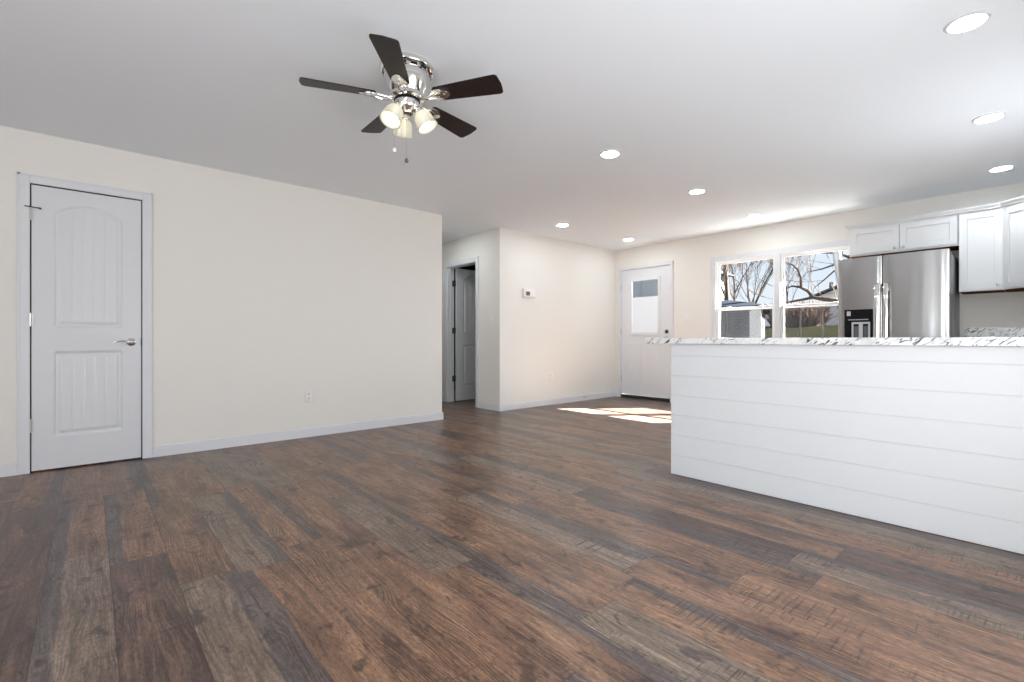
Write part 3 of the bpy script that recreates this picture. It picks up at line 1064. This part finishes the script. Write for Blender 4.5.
for ya in (1.229, 1.308):
    MB().box(FX - 0.008, FX - 0.004, ya + 0.002, ya + 0.038, 0.89, 1.09, 0.002).build('dispenser_paddle', M['fridge_side'], ds)

# ---------------------------------------------------------------- ceiling fan
FC = Vector((1.30, 2.34, H))
ZB = 2.27
fan = empty('ceiling_fan', FC, 'chrome ceiling fan with five dark brown blades and three lit shades', 'fan')
mb = MB().lathe([(0, 0), (0.143, 0), (0.146, -0.006), (0.146, -0.022), (0.140, -0.030), (0.128, -0.034), (0.126, -0.045), (0, -0.045)], FC, seg=48)
can = mb.build('canopy', M['chrome'], fan, smooth=True)
for k in range(14):
    mb = MB()
    a = 2 * PI * k / 14
    c, s = math.cos(a), math.sin(a)
    q = Matrix.Translation(FC + Vector((0.1275 * c, 0.1275 * s, -0.0395))) @ Matrix.Rotation(a, 4, 'Z')
    ret = bmesh.ops.create_cube(mb.bm, size=1)
    for v in ret['verts']:
        v.co = q @ Vector((v.co.x * 0.006, v.co.y * 0.034, v.co.z * 0.009))
    mb.build('vent_slot', M['darkgap'], can)
MB().lathe([(0, -0.045), (0.122, -0.045), (0.124, -0.060), (0.118, -0.085), (0.106, -0.115), (0.096, -0.140), (0.090, -0.152), (0.094, -0.158), (0.094, -0.172), (0.084, -0.180), (0, -0.180)], FC, seg=48).build('motor_housing', M['chrome'], fan, smooth=True)
MB().lathe([(0, -0.180), (0.070, -0.180), (0.070, -0.186), (0, -0.186)], FC, seg=40).build('flywheel', M['black'], fan, smooth=True)
MB().lathe([(0, -0.186), (0.060, -0.186), (0.066, -0.192), (0.066, -0.215), (0.058, -0.232), (0.040, -0.244), (0.036, -0.256), (0.022, -0.264), (0, -0.266)], FC, seg=40).build('light_fitter', M['chrome'], fan, smooth=True)


def blade_outline():
    pts = []
    r0, r1 = 0.165, 0.541
    w0, w1 = 0.050, 0.067
    c = 0.018
    pts += [(r0, -w0 * 0.75), (r0 + 0.012, -w0)]
    pts += [(r1 - c - 0.01, -w1)]
    for i in range(1, 5):
        a = -PI / 2 + PI / 2 * i / 5
        pts.append((r1 - c - 0.006 + c * math.cos(a), -w1 + c + c * math.sin(a)))
    pts += [(r1, 0)]
    for i in range(1, 5):
        a = PI / 2 * i / 5
        pts.append((r1 - c - 0.006 + c * math.cos(a), w1 - c + c * math.sin(a)))
    pts += [(r1 - c - 0.01, w1), (r0 + 0.012, w0), (r0, w0 * 0.75)]
    return pts


PITCHB = R(12)
for k in range(5):
    a = R(14 + 72 * k)
    mtx = Matrix.Translation(Vector((FC.x, FC.y, ZB))) @ Matrix.Rotation(a, 4, 'Z')
    pit = Matrix.Rotation(-PITCHB, 4, 'X')
    mb = MB()
    mb.prism(blade_outline(), lambda u, v: (u, v, -0.003), lambda u, v: (u, v, 0.003), 0.0012)
    mb.xform(mtx @ pit)
    b = mb.build('blade', M['blade'], fan)
    mb = MB()
    leafp = []
    for i in range(24):
        t = 2 * PI * i / 24
        leafp.append((0.200 + 0.052 * math.cos(t), 0.040 * math.sin(t) * (1 - 0.30 * math.cos(t))))
    mb.prism(leafp, lambda u, v: (u, v, -0.0105), lambda u, v: (u, v, -0.0035), 0.002)
    for (su, sv) in ((0.185, 0.014), (0.185, -0.014), (0.222, 0.0)):
        mb.lathe([(0, -0.0125), (0.004, -0.0120), (0.005, -0.0104), (0, -0.0104)], (su, sv, 0), seg=10)
    mb.xform(pit)
    pl = [(0.066, 0, 0.001 - ZB + ZB), (0.10, 0, -0.012), (0.135, 0, -0.014), (0.165, 0, -0.009)]
    for s in (-1, 1):
        mb.tube([(0.070, 0.010 * s, -0.002), (0.10, 0.012 * s, -0.013), (0.135, 0.016 * s, -0.013 + 0.002 * s), (0.17, 0.020 * s, -0.007 - 0.004 * s)], [0.008, 0.007, 0.006, 0.005], 8)
    mb.xform(mtx)
    mb.build('blade_bracket', M['chrome'], b, smooth=True)

right = Vector((math.sin(R(YAW)), -math.cos(R(YAW)), 0))
for k in range(3):
    # one shade points to the viewer's right, the others 120 degrees round
    base = math.atan2(right.y, right.x) - R(5)
    a = base + 2 * PI * k / 3
    out = Vector((math.cos(a), math.sin(a), 0))
    neck = FC + out * 0.066 + Vector((0, 0, -0.236))
    axis = (out * math.sin(R(28)) + Vector((0, 0, -1)) * math.cos(R(28))).normalized()
    arm = MB().tube([FC + out * 0.045 + Vector((0, 0, -0.208)), FC + out * 0.064 + Vector((0, 0, -0.212)), neck + axis * 0.004], [0.009, 0.009, 0.012], 12)
    arm.lathe([(0, -0.012), (0.020, -0.010), (0.026, 0.004), (0.026, 0.016), (0, 0.018)], neck, axis, 24)
    arm.build('lamp_holder', M['chrome'], fan, smooth=True)
    sh = MB().lathe([(0.024, 0.012), (0.034, 0.018), (0.044, 0.034), (0.050, 0.056), (0.053, 0.080), (0.0565, 0.100), (0.0585, 0.110), (0.0555, 0.110), (0.0535, 0.100), (0.050, 0.080), (0.047, 0.056), (0.041, 0.036), (0.032, 0.021), (0.024, 0.016)], neck, axis, 36, closed=True)
    sh = sh.build('lamp_shade', M['shade'], fan, smooth='all')
    bl = MB().lathe([(0, 0.018), (0.012, 0.018), (0.013, 0.034), (0.022, 0.050), (0.028, 0.066), (0.027, 0.080), (0.018, 0.092), (0, 0.097)], neck, axis, 20)
    bl.build('bulb', M['bulb'], sh, smooth='all')
fwd = Vector((math.cos(R(YAW)), math.sin(R(YAW)), 0))
for (off, ztop, zend, fm) in ((right * 0.002 - fwd * 0.02, 2.19, 1.925, 'fob'), (right * -0.066 - fwd * 0.01, 2.215, 1.985, 'whitefob')):
    p = Vector((FC.x, FC.y, 0)) + off
    top = Vector((p.x, p.y, ztop)) if fm == 'fob' else Vector((FC.x, FC.y, ztop)) + off * 0.95
    ch = MB().tube([top, (p.x, p.y, ztop - 0.03), (p.x, p.y, zend + 0.012)], 0.0012, 6).build('pull_chain', M['chrome'], fan)
    MB().lathe([(0, 0.014), (0.004, 0.013), (0.009, 0.004), (0.0105, -0.004), (0.007, -0.011), (0, -0.013)], (p.x, p.y, zend), seg=16).build('fob', M[fm], ch, smooth=True)

# ---------------------------------------------------------------- recessed lights
LIGHTS = [
    (3.076, 0.272, 'recessed ceiling light nearest the viewer, at the top right corner'),
    (4.511, 0.292, 'recessed ceiling light in the middle of the right-hand row'),
    (5.919, 0.309, 'recessed ceiling light above the corner wall cabinet'),
    (3.116, 2.350, 'recessed ceiling light closest to the ceiling fan'),
    (4.557, 2.369, 'recessed ceiling light in the middle of the centre row'),
    (5.975, 2.382, 'recessed ceiling light in front of the double window'),
    (4.584, 4.209, 'recessed ceiling light beside the thermostat wall'),
    (5.978, 4.172, 'recessed ceiling light in front of the front door'),
    (3.480, 5.560, 'recessed ceiling light in the hallway behind the end of the left wall'),
]
for (lx, ly, lab) in LIGHTS:
    t = empty('recessed_light', (lx, ly, H), lab, 'ceiling light', 'recessed ceiling lights')
    MB().lathe([(0.068, -0.0005), (0.082, -0.0005), (0.083, -0.003), (0.080, -0.007), (0.068, -0.009)], (lx, ly, H), seg=40, closed=True).build('trim_ring', M['white'], t, smooth=True)
    MB().lathe([(0, -0.0008), (0.0675, -0.0008), (0.0675, -0.0075), (0, -0.0085)], (lx, ly, H), seg=40).build('lens', M['lens'], t, smooth=True)

# ---------------------------------------------------------------- small wall things


def outlet_y(x, z, yf, label):
    t = empty('outlet', (x, yf, z), label, 'outlet', 'wall outlets')
    MB().box(x - 0.036, x + 0.036, yf - 0.006, yf - 0.0005, z - 0.058, z + 0.058, 0.003).build('cover_plate', M['plate'], t, smooth=True)
    for s in (-1, 1):
        r = MB().box(x - 0.017, x + 0.017, yf - 0.0085, yf - 0.006, z + s * 0.022 - 0.016, z + s * 0.022 + 0.016, 0.002).build('receptacle', M['plate'], t)
        MB().box(x - 0.008, x - 0.005, yf - 0.0089, yf - 0.0082, z + s * 0.022 - 0.004, z + s * 0.022 + 0.008).box(x + 0.005, x + 0.008, yf - 0.0089, yf - 0.0082, z + s * 0.022 - 0.004, z + s * 0.022 + 0.008).build('slot', M['darkgap'], r)
    return t


outlet_y(1.612, 0.398, YL, 'white wall outlet low on the long left wall')
outlet_y(5.06, 0.410, YT, 'white wall outlet low below the thermostat')


def switch(pos, face, gangs, label):
    x, y, z = pos
    t = empty('light_switch', pos, label, 'light switch', 'light switches')
    wdt = 0.036 if gangs == 1 else 0.058
    mb, mb2 = MB(), MB()
    offs = [0] if gangs == 1 else [-0.023, 0.023]
    if face == 'x':
        mb.box(x - 0.006, x - 0.0005, y - wdt, y + wdt, z - 0.058, z + 0.058, 0.003)
    else:
        mb.box(x - wdt, x + wdt, y - 0.006, y - 0.0005, z - 0.058, z + 0.058, 0.003)
    mb.build('cover_plate', M['plate'], t, smooth=True)
    for o in offs:
        r = MB()
        if face == 'x':
            r.box(x - 0.012, x - 0.006, y + o - 0.006, y + o + 0.006, z - 0.013, z + 0.013, 0.002)
        else:
            r.box(x + o - 0.006, x + o + 0.006, y - 0.012, y - 0.006, z - 0.013, z + 0.013, 0.002)
        r.build('toggle', M['plate'], t)
    return t


switch((XH, 5.045, 1.232), 'x', 1, 'white light switch on the hallway wall beside the open door')
switch((XW, 3.585, 1.272), 'x', 2, 'white double light switch between front door and window')

th = empty('thermostat', (4.60, YT, 1.60), 'white thermostat with dark display on the cream wall', 'thermostat')
MB().box(4.492, 4.716, YT - 0.010, YT - 0.0005, 1.535, 1.662, 0.003).build('wall_plate', M['plate'], th, smooth=True)
MB().box(4.497, 4.711, YT - 0.030, YT - 0.010, 1.540, 1.657, 0.005).build('body', M['plate'], th, smooth=True)
MB().box(4.535, 4.610, YT - 0.0315, YT - 0.0295, 1.565, 1.620, 0.001).build('display', M['lcd'], th)
mb = MB()
for k in range(3):
    mb.box(4.650, 4.685, YT - 0.032, YT - 0.0295, 1.563 + k * 0.028, 1.578 + k * 0.028, 0.001)
mb.build('button', M['plate'], th)

ds_ = empty('door_stop', (5.78, YT - 0.014, 0.058), 'small metal spring door stop on the baseboard near the front door', 'door stop')
pts = []
for i in range(121):
    t = i / 120
    a = t * 2 * PI * 12
    pts.append((5.78 + 0.006 * math.cos(a), YT - 0.018 - 0.055 * t, 0.058 + 0.006 * math.sin(a)))
sp_ = MB().tube(pts, 0.0014, 6)
sp_.lathe([(0, 0), (0.010, 0), (0.008, 0.006), (0, 0.006)], (5.78, YT - 0.0145, 0.058), (0, -1, 0), 14)
sp_.build('spring', M['nickel'], ds_)
MB().lathe([(0, 0), (0.008, 0), (0.008, 0.010), (0.005, 0.013), (0, 0.013)], (5.78, YT - 0.0735, 0.058), (0, -1, 0), 14).build('tip', M['plate'], ds_, smooth=True)

# ---------------------------------------------------------------- outdoors
# eave above the window shades the pane tops; door and right-side slabs added to block sun
struct(MB().box(XW + 0.14, XW + 0.75, -1.5, 6.2, 2.39, 2.55).box(XW + 0.75, XW + 1.75, 2.85, 4.9, 2.40, 2.54).box(-5.2, XW + 0.14, -2.0, YR - 0.15, 2.39, 2.55).build('trim_2', M['exterior']), 'roof eave over the double window with added sun-blocking slabs over door and right side', 'trim')


def gz(x):
    """terrain height: level by the house then a gentle bank"""
    t = max(0.0, min(1.0, (x - 7.5) / 14.0))
    return -0.25 + 1.75 * (t * t * (3 - 2 * t)) + 0.015 * max(0, x - 21)


mb = MB()
xs = [6.76 + 0.9 * i for i in range(70)]
ys = [-20 + 3 * i for i in range(26)]
random.seed(2)
vv = [[mb.bm.verts.new((x, y, gz(x) + random.uniform(-0.02, 0.02))) for y in ys] for x in xs]
for i in range(len(xs) - 1):
    for j in range(len(ys) - 1):
        mb.bm.faces.new((vv[i][j], vv[i + 1][j], vv[i + 1][j + 1], vv[i][j + 1]))
lawn = mb.build('ground_lawn', M['grass'], smooth=True)
struct(lawn, 'grassy bank rising outside the double window', 'ground')

struct(MB().box(XW + 0.145, 10.0 - 0.3, -2.0, 6.5, -0.30, -0.20).build('ground_bounce_slab', M['patio']), 'added pale slab below the double window that bounces sun indoors', 'ground')  # unseen slab, added to reflect sunlight up to the ceiling

u2 = lambda px: (px - 512) / 479.04
cs, sn = math.cos(R(YAW)), math.sin(R(YAW))


def at(px, X, z=None):
    uu = u2(px)
    y = X * (sn - uu * cs) / (cs + uu * sn)
    return Vector((X, y, gz(X) - 0.1 if z is None else z))


def atp(px, py, X):
    uu = u2(px)
    y = X * (sn - uu * cs) / (cs + uu * sn)
    fw = X * cs + y * sn
    return Vector((X, y, CAMH + (339.31 - py) * fw / 479.04))


# shed seen through the left window
sh = empty('garden_shed', (13.5, 6.2, gz(13)), 'grey garden shed with a dark blue-grey roof outside the left window', 'shed')
sx0, sx1, sy0, sy1 = 12.0, 15.5, 4.66, 8.6
zg = gz(12) - 0.1
EZ0 = atp(740, 308.5, sx0 - 0.18).z + 0.03
SROT = Matrix.Translation((12.0, 4.66, 0)) @ Matrix.Rotation(R(19), 4, 'Z') @ Matrix.Translation((-12.0, -4.66, 0))
MB().box(sx0, sx1, sy0, sy1, zg, EZ0).xform(SROT).build('wall', M['shedwall'], sh)
MB().box(sx0 - 0.03, sx0 + 0.05, sy0 - 0.03, sy0 + 0.22, zg, EZ0).xform(SROT).build('corner_board', M['shedtrim'], sh)
rf = MB()
ov = 0.18
EZ = atp(740, 308.5, sx0 - ov).z
RX = sx0 + 0.75
RZ = atp(735, 300.5, RX).z
e = [(sx0 - ov, sy0 - ov, EZ), (sx1 + ov, sy0 - ov, EZ), (sx1 + ov, sy1 + ov, EZ), (sx0 - ov, sy1 + ov, EZ)]
rdg = [(RX, sy0 + 0.75, RZ), (RX, sy1 - 0.75, RZ)]
vb = [rf.bm.verts.new(p) for p in e]
vb2 = [rf.bm.verts.new((p[0], p[1], p[2] + 0.06)) for p in e]
vr = [rf.bm.verts.new(p) for p in rdg]
rf.bm.faces.new(vb[::-1])
for i in range(4):
    rf.bm.faces.new((vb[i], vb[(i + 1) % 4], vb2[(i + 1) % 4], vb2[i]))
rf.bm.faces.new((vb2[0], vb2[1], vr[0]))
rf.bm.faces.new((vb2[1], vb2[2], vr[1], vr[0]))
rf.bm.faces.new((vb2[2], vb2[3], vr[1]))
rf.bm.faces.new((vb2[3], vb2[0], vr[0], vr[1]))
rf.xform(SROT).build('roof', M['shedroof'], sh)

# white house with a gable
hs = empty('neighbour_house', (27, 5.0, gz(25)), 'white gabled house behind the lawn outside the right window', 'house')
hx = 24.0
hA, hB = atp(811, 297, hx), atp(836.4, 286.5, hx)
hslope = (hB.z - hA.z) / (hA.y - hB.y)
hy1 = hA.y - 0.30
hy0 = hy1 - 6.0
hzg, hzw = gz(24) - 0.2, hA.z + 0.30 * hslope - 0.10
hzr = hzw + 3.0 * hslope
hm = (hy0 + hy1) / 2 - 0.0
wl = MB()
wl.prism([(hy0, hzg), (hy1, hzg), (hy1, hzw), (hm, hzr), (hy0, hzw)], lambda u, v: (hx, u, v), lambda u, v: (hx + 8, u, v))
wl.build('wall', M['siding'], hs)
rf = MB()
sl = (hzr - hzw) / (hy1 - hm)
for s, ye in ((1, hy1), (-1, hy0)):
    yo = ye + 0.30 * s
    zo = hzw - 0.30 * sl
    rf.prism([(hm, hzr + 0.02), (yo, zo + 0.02), (yo, zo + 0.10), (hm, hzr + 0.10)], lambda u, v: (hx - 0.3, u, v), lambda u, v: (hx + 8.3, u, v))
rf.build('roof', M['houseroof'], hs)
MB().box(hx + 0.5, hx + 0.75, hB.y + 0.25, hB.y + 0.40, hzw + 0.3, hB.z + 0.25).build('vent_pipe', M['houseroof'], hs)
MB().box(hx - 0.03, hx, hy1 - 3.2, hy1 - 2.4, hzw - 1.25, hzw - 0.35).build('window', M['glass'], hs)

# grey garage beyond the shed, seen through the clear top of the front door
gg = empty('outside_garage', (22, 15, gz(22)), 'grey garage wall seen through the clear top strip of the front door glass', 'garage')
MB().box(20.0, 25.0, 11.3, 16.5, gz(20) - 0.2, 4.3).build('wall', M['exterior'], gg)
MB().prism([(11.0, 4.25), (16.8, 4.25), (13.9, 5.6)], lambda u, v: (19.7, u, v), lambda u, v: (25.3, u, v)).build('roof', M['houseroof'], gg)
MB().box(19.96, 20.0, 13.2, 13.4, gz(20), 4.25).build('trim_board', M['shedtrim'], gg)

# utility pole
pa, pb = atp(836.5, 252, 14.0), atp(839.8, 275, 14.0)
pd = (pa - pb) / (pa.z - pb.z)
MB_p = MB().tube([pb + pd * (gz(14) - 0.2 - pb.z), pb + pd * (6.5 - pb.z)], [0.095, 0.08], 12)
up = MB_p.build('utility_pole', M['pole'], loc=pb + pd * (gz(14) - pb.z), smooth=True)
tag(up, 'grey wooden utility pole leaning outside, just left of the refrigerator', 'pole')

# chain-link fence
fe = empty('chain_link_fence', (10.0, 4.2, gz(10)), 'grey chain-link fence across the lower panes of the double window', 'fence')
FXX = 10.0
ft = 1.56


def fy(px):
    uu = u2(px)
    return FXX * (sn - uu * cs) / (cs + uu * sn)


MB().tube([(FXX, 1.2, ft), (FXX, 6.6, ft)], 0.018, 8).build('top_rail', M['galv'], fe)
for px in (726.4, 800.3, 822.3):
    y = fy(px)
    MB().tube([(FXX, y, gz(FXX) - 0.1), (FXX, y, ft + 0.04)], 0.015, 10).build('post', M['galv'], fe)
mb = MB()
z0, z1 = gz(FXX), ft
hh = z1 - z0
y = 1.2 - hh
while y < 6.6:
    for s in (1, -1):
        ya, yb = (y, y + hh) if s == 1 else (y + hh, y)
        p, q = Vector((FXX, ya, z0)), Vector((FXX, yb, z1))
        mb.tube([p, q], 0.0016, 3, cap=False)
    y += 0.09
mb.build('wire_mesh', M['galv'], fe)


# bare trees
def tree(seed, base, h, r0, lean=(0, 0), spread=0.55, depth=5, kids=3, m='bark', label='', limbs=None, first=0.35):
    rnd = random.Random(seed)
    mb = MB()

    def grow(p, d, ln, r, lev):
        n = 4
        pts, rad = [p.copy()], [r]
        q = p.copy()
        dd = d.copy()
        for i in range(n):
            dd = (dd + Vector((rnd.uniform(-1, 1), rnd.uniform(-1, 1), rnd.uniform(-0.5, 0.8))) * 0.13).normalized()
            q = q + dd * ln / n
            pts.append(q.copy())
            rad.append(r * (1 - 0.42 * (i + 1) / n))
        mb.tube(pts, [max(q, 0.007) for q in rad], 7 if lev < 2 else (5 if lev < 3 else 3), cap=lev == 0)
        if lev >= depth:
            return
        for k in range(kids + (1 if lev == 0 else 0)):
            t = rnd.uniform(first, 1.0) if k else 1.0
            i = min(n - 1, int(t * n))
            f = t * n - i
            bp = pts[i].lerp(pts[i + 1], min(1, f))
            br = rad[i] * 0.72 if k else rad[-1]
            ax = Vector((rnd.uniform(-1, 1), rnd.uniform(-1, 1), rnd.uniform(-0.2, 0.6)))
            nd = (dd + ax * (spread if k else spread * 0.45)).normalized()
            grow(bp, nd, ln * rnd.uniform(0.58, 0.82), br * (0.62 if k else 0.95), lev + 1)
    if limbs:
        for (pts, rad) in limbs:
            mb.tube(pts, rad, 8)
            for i in range(1, len(pts)):
                for k in range(1):
                    d = (Vector(pts[i]) - Vector(pts[i - 1])).normalized()
                    nd = (d + Vector((rnd.uniform(-.6, .6), rnd.uniform(-1, 1), rnd.uniform(-0.2, 1.2)))).normalized()
                    grow(Vector(pts[i]), nd, h * rnd.uniform(0.10, 0.2), rad[i] * 0.28, depth - 1)
    else:
        grow(Vector(base), Vector((lean[0], lean[1], 1)).normalized(), h, r0, 0)
    o = mb.build('bare_tree', M[m], loc=base, smooth='all')
    tag(o, label, 'tree', 'bare trees outside the window')
    return o


tree(11, at(720, 17.2), 1.7, 0.07, (0, 0.05), spread=0.5, label='thin bare tree at the left edge of the left window', depth=5)
tree(5, at(728.5, 19.4), 4.6, 0.12, (0, 0), spread=0.40, m='barkpale', label='straight pale-barked bare tree seen behind the shed roof', depth=4, first=0.2)
tree(23, at(738.5, 28.0), 2.2, 0.11, (0, 0.06), spread=0.55, label='bare tree right of the pale-barked one', depth=5)
tree(31, at(743, 32.0), 3.0, 0.095, (0, -0.34), spread=0.55, label='bare tree leaning to the right behind the shed ridge', depth=5)
tree(41, at(778, 42.0), 3.0, 0.13, (0, 0.0), label='distant bare tree behind the bar between the two windows', depth=5)
tree(47, at(791, 50.0), 3.0, 0.12, (0, 0.1), label='distant bare tree above the brown brush', depth=5)
tree(53, at(757, 37.0), 2.6, 0.12, (0, 0.1), label='distant bare tree right of the shed roof', depth=5)
# the low-limbed tree across the right window
LX = 15.0
bt0 = atp(848, 318, LX)
tree(61, Vector((LX, bt0.y, gz(LX))), 4.0, 0.16, label='bare tree with low arching limbs across the right window', depth=4, limbs=[
    ([Vector((LX, bt0.y, gz(LX) - 0.1)), bt0, atp(851, 290, LX), atp(853, 255, LX)], [0.17, 0.15, 0.13, 0.10]),
    ([bt0, atp(836, 300.5, LX), atp(824, 299, LX), atp(813, 297.5, LX), atp(800, 300, LX), atp(786, 302.5, LX)], [0.075, 0.065, 0.06, 0.045, 0.035, 0.02]),
    ([atp(813, 297.5, LX), atp(808, 291, LX), atp(800, 287, LX), atp(792, 286, LX), atp(783, 290, LX)], [0.05, 0.045, 0.035, 0.025, 0.012]),
    ([atp(801, 287, LX), atp(801, 278, LX), atp(798, 270, LX), atp(793, 265, LX), atp(785, 262, LX)], [0.035, 0.032, 0.028, 0.024, 0.014]),
    ([atp(851, 270, LX), atp(836, 264, LX), atp(822, 269, LX), atp(808, 272, LX)], [0.05, 0.03, 0.02, 0.010]),
    ([atp(851, 275, LX), atp(834, 271, LX), atp(824, 280, LX), atp(814, 288, LX)], [0.04, 0.026, 0.018, 0.009]),
    ([atp(851, 258, LX), atp(838, 253, LX), atp(822, 253, LX), atp(806, 250, LX)], [0.04, 0.026, 0.018, 0.009]),
])

# dry brush along the far edge of the lawn: a tangle of stems
mb = MB()
rnd = random.Random(8)
for i in range(900):
    X = rnd.uniform(20.0, 21.2)
    y = rnd.uniform(at(816, 20).y, at(770, 20).y)
    z = gz(X) - 0.05
    hgt = rnd.uniform(0.45, 1.0)
    p0 = Vector((X, y, z))
    p1 = p0 + Vector((rnd.uniform(-.2, .2), rnd.uniform(-.25, .25), hgt * 0.55))
    p2 = p1 + Vector((rnd.uniform(-.3, .3), rnd.uniform(-.4, .4), hgt * 0.45))
    mb.tube([p0, p1, p2], [0.028, 0.02, 0.008], 4, cap=False)
br = mb.build('dry_brush', M['brush'], loc=(20.5, at(795, 20).y, gz(20.5)))
tag(br, 'tangle of reddish brown dry brush behind the lawn', 'brush', kind='stuff')
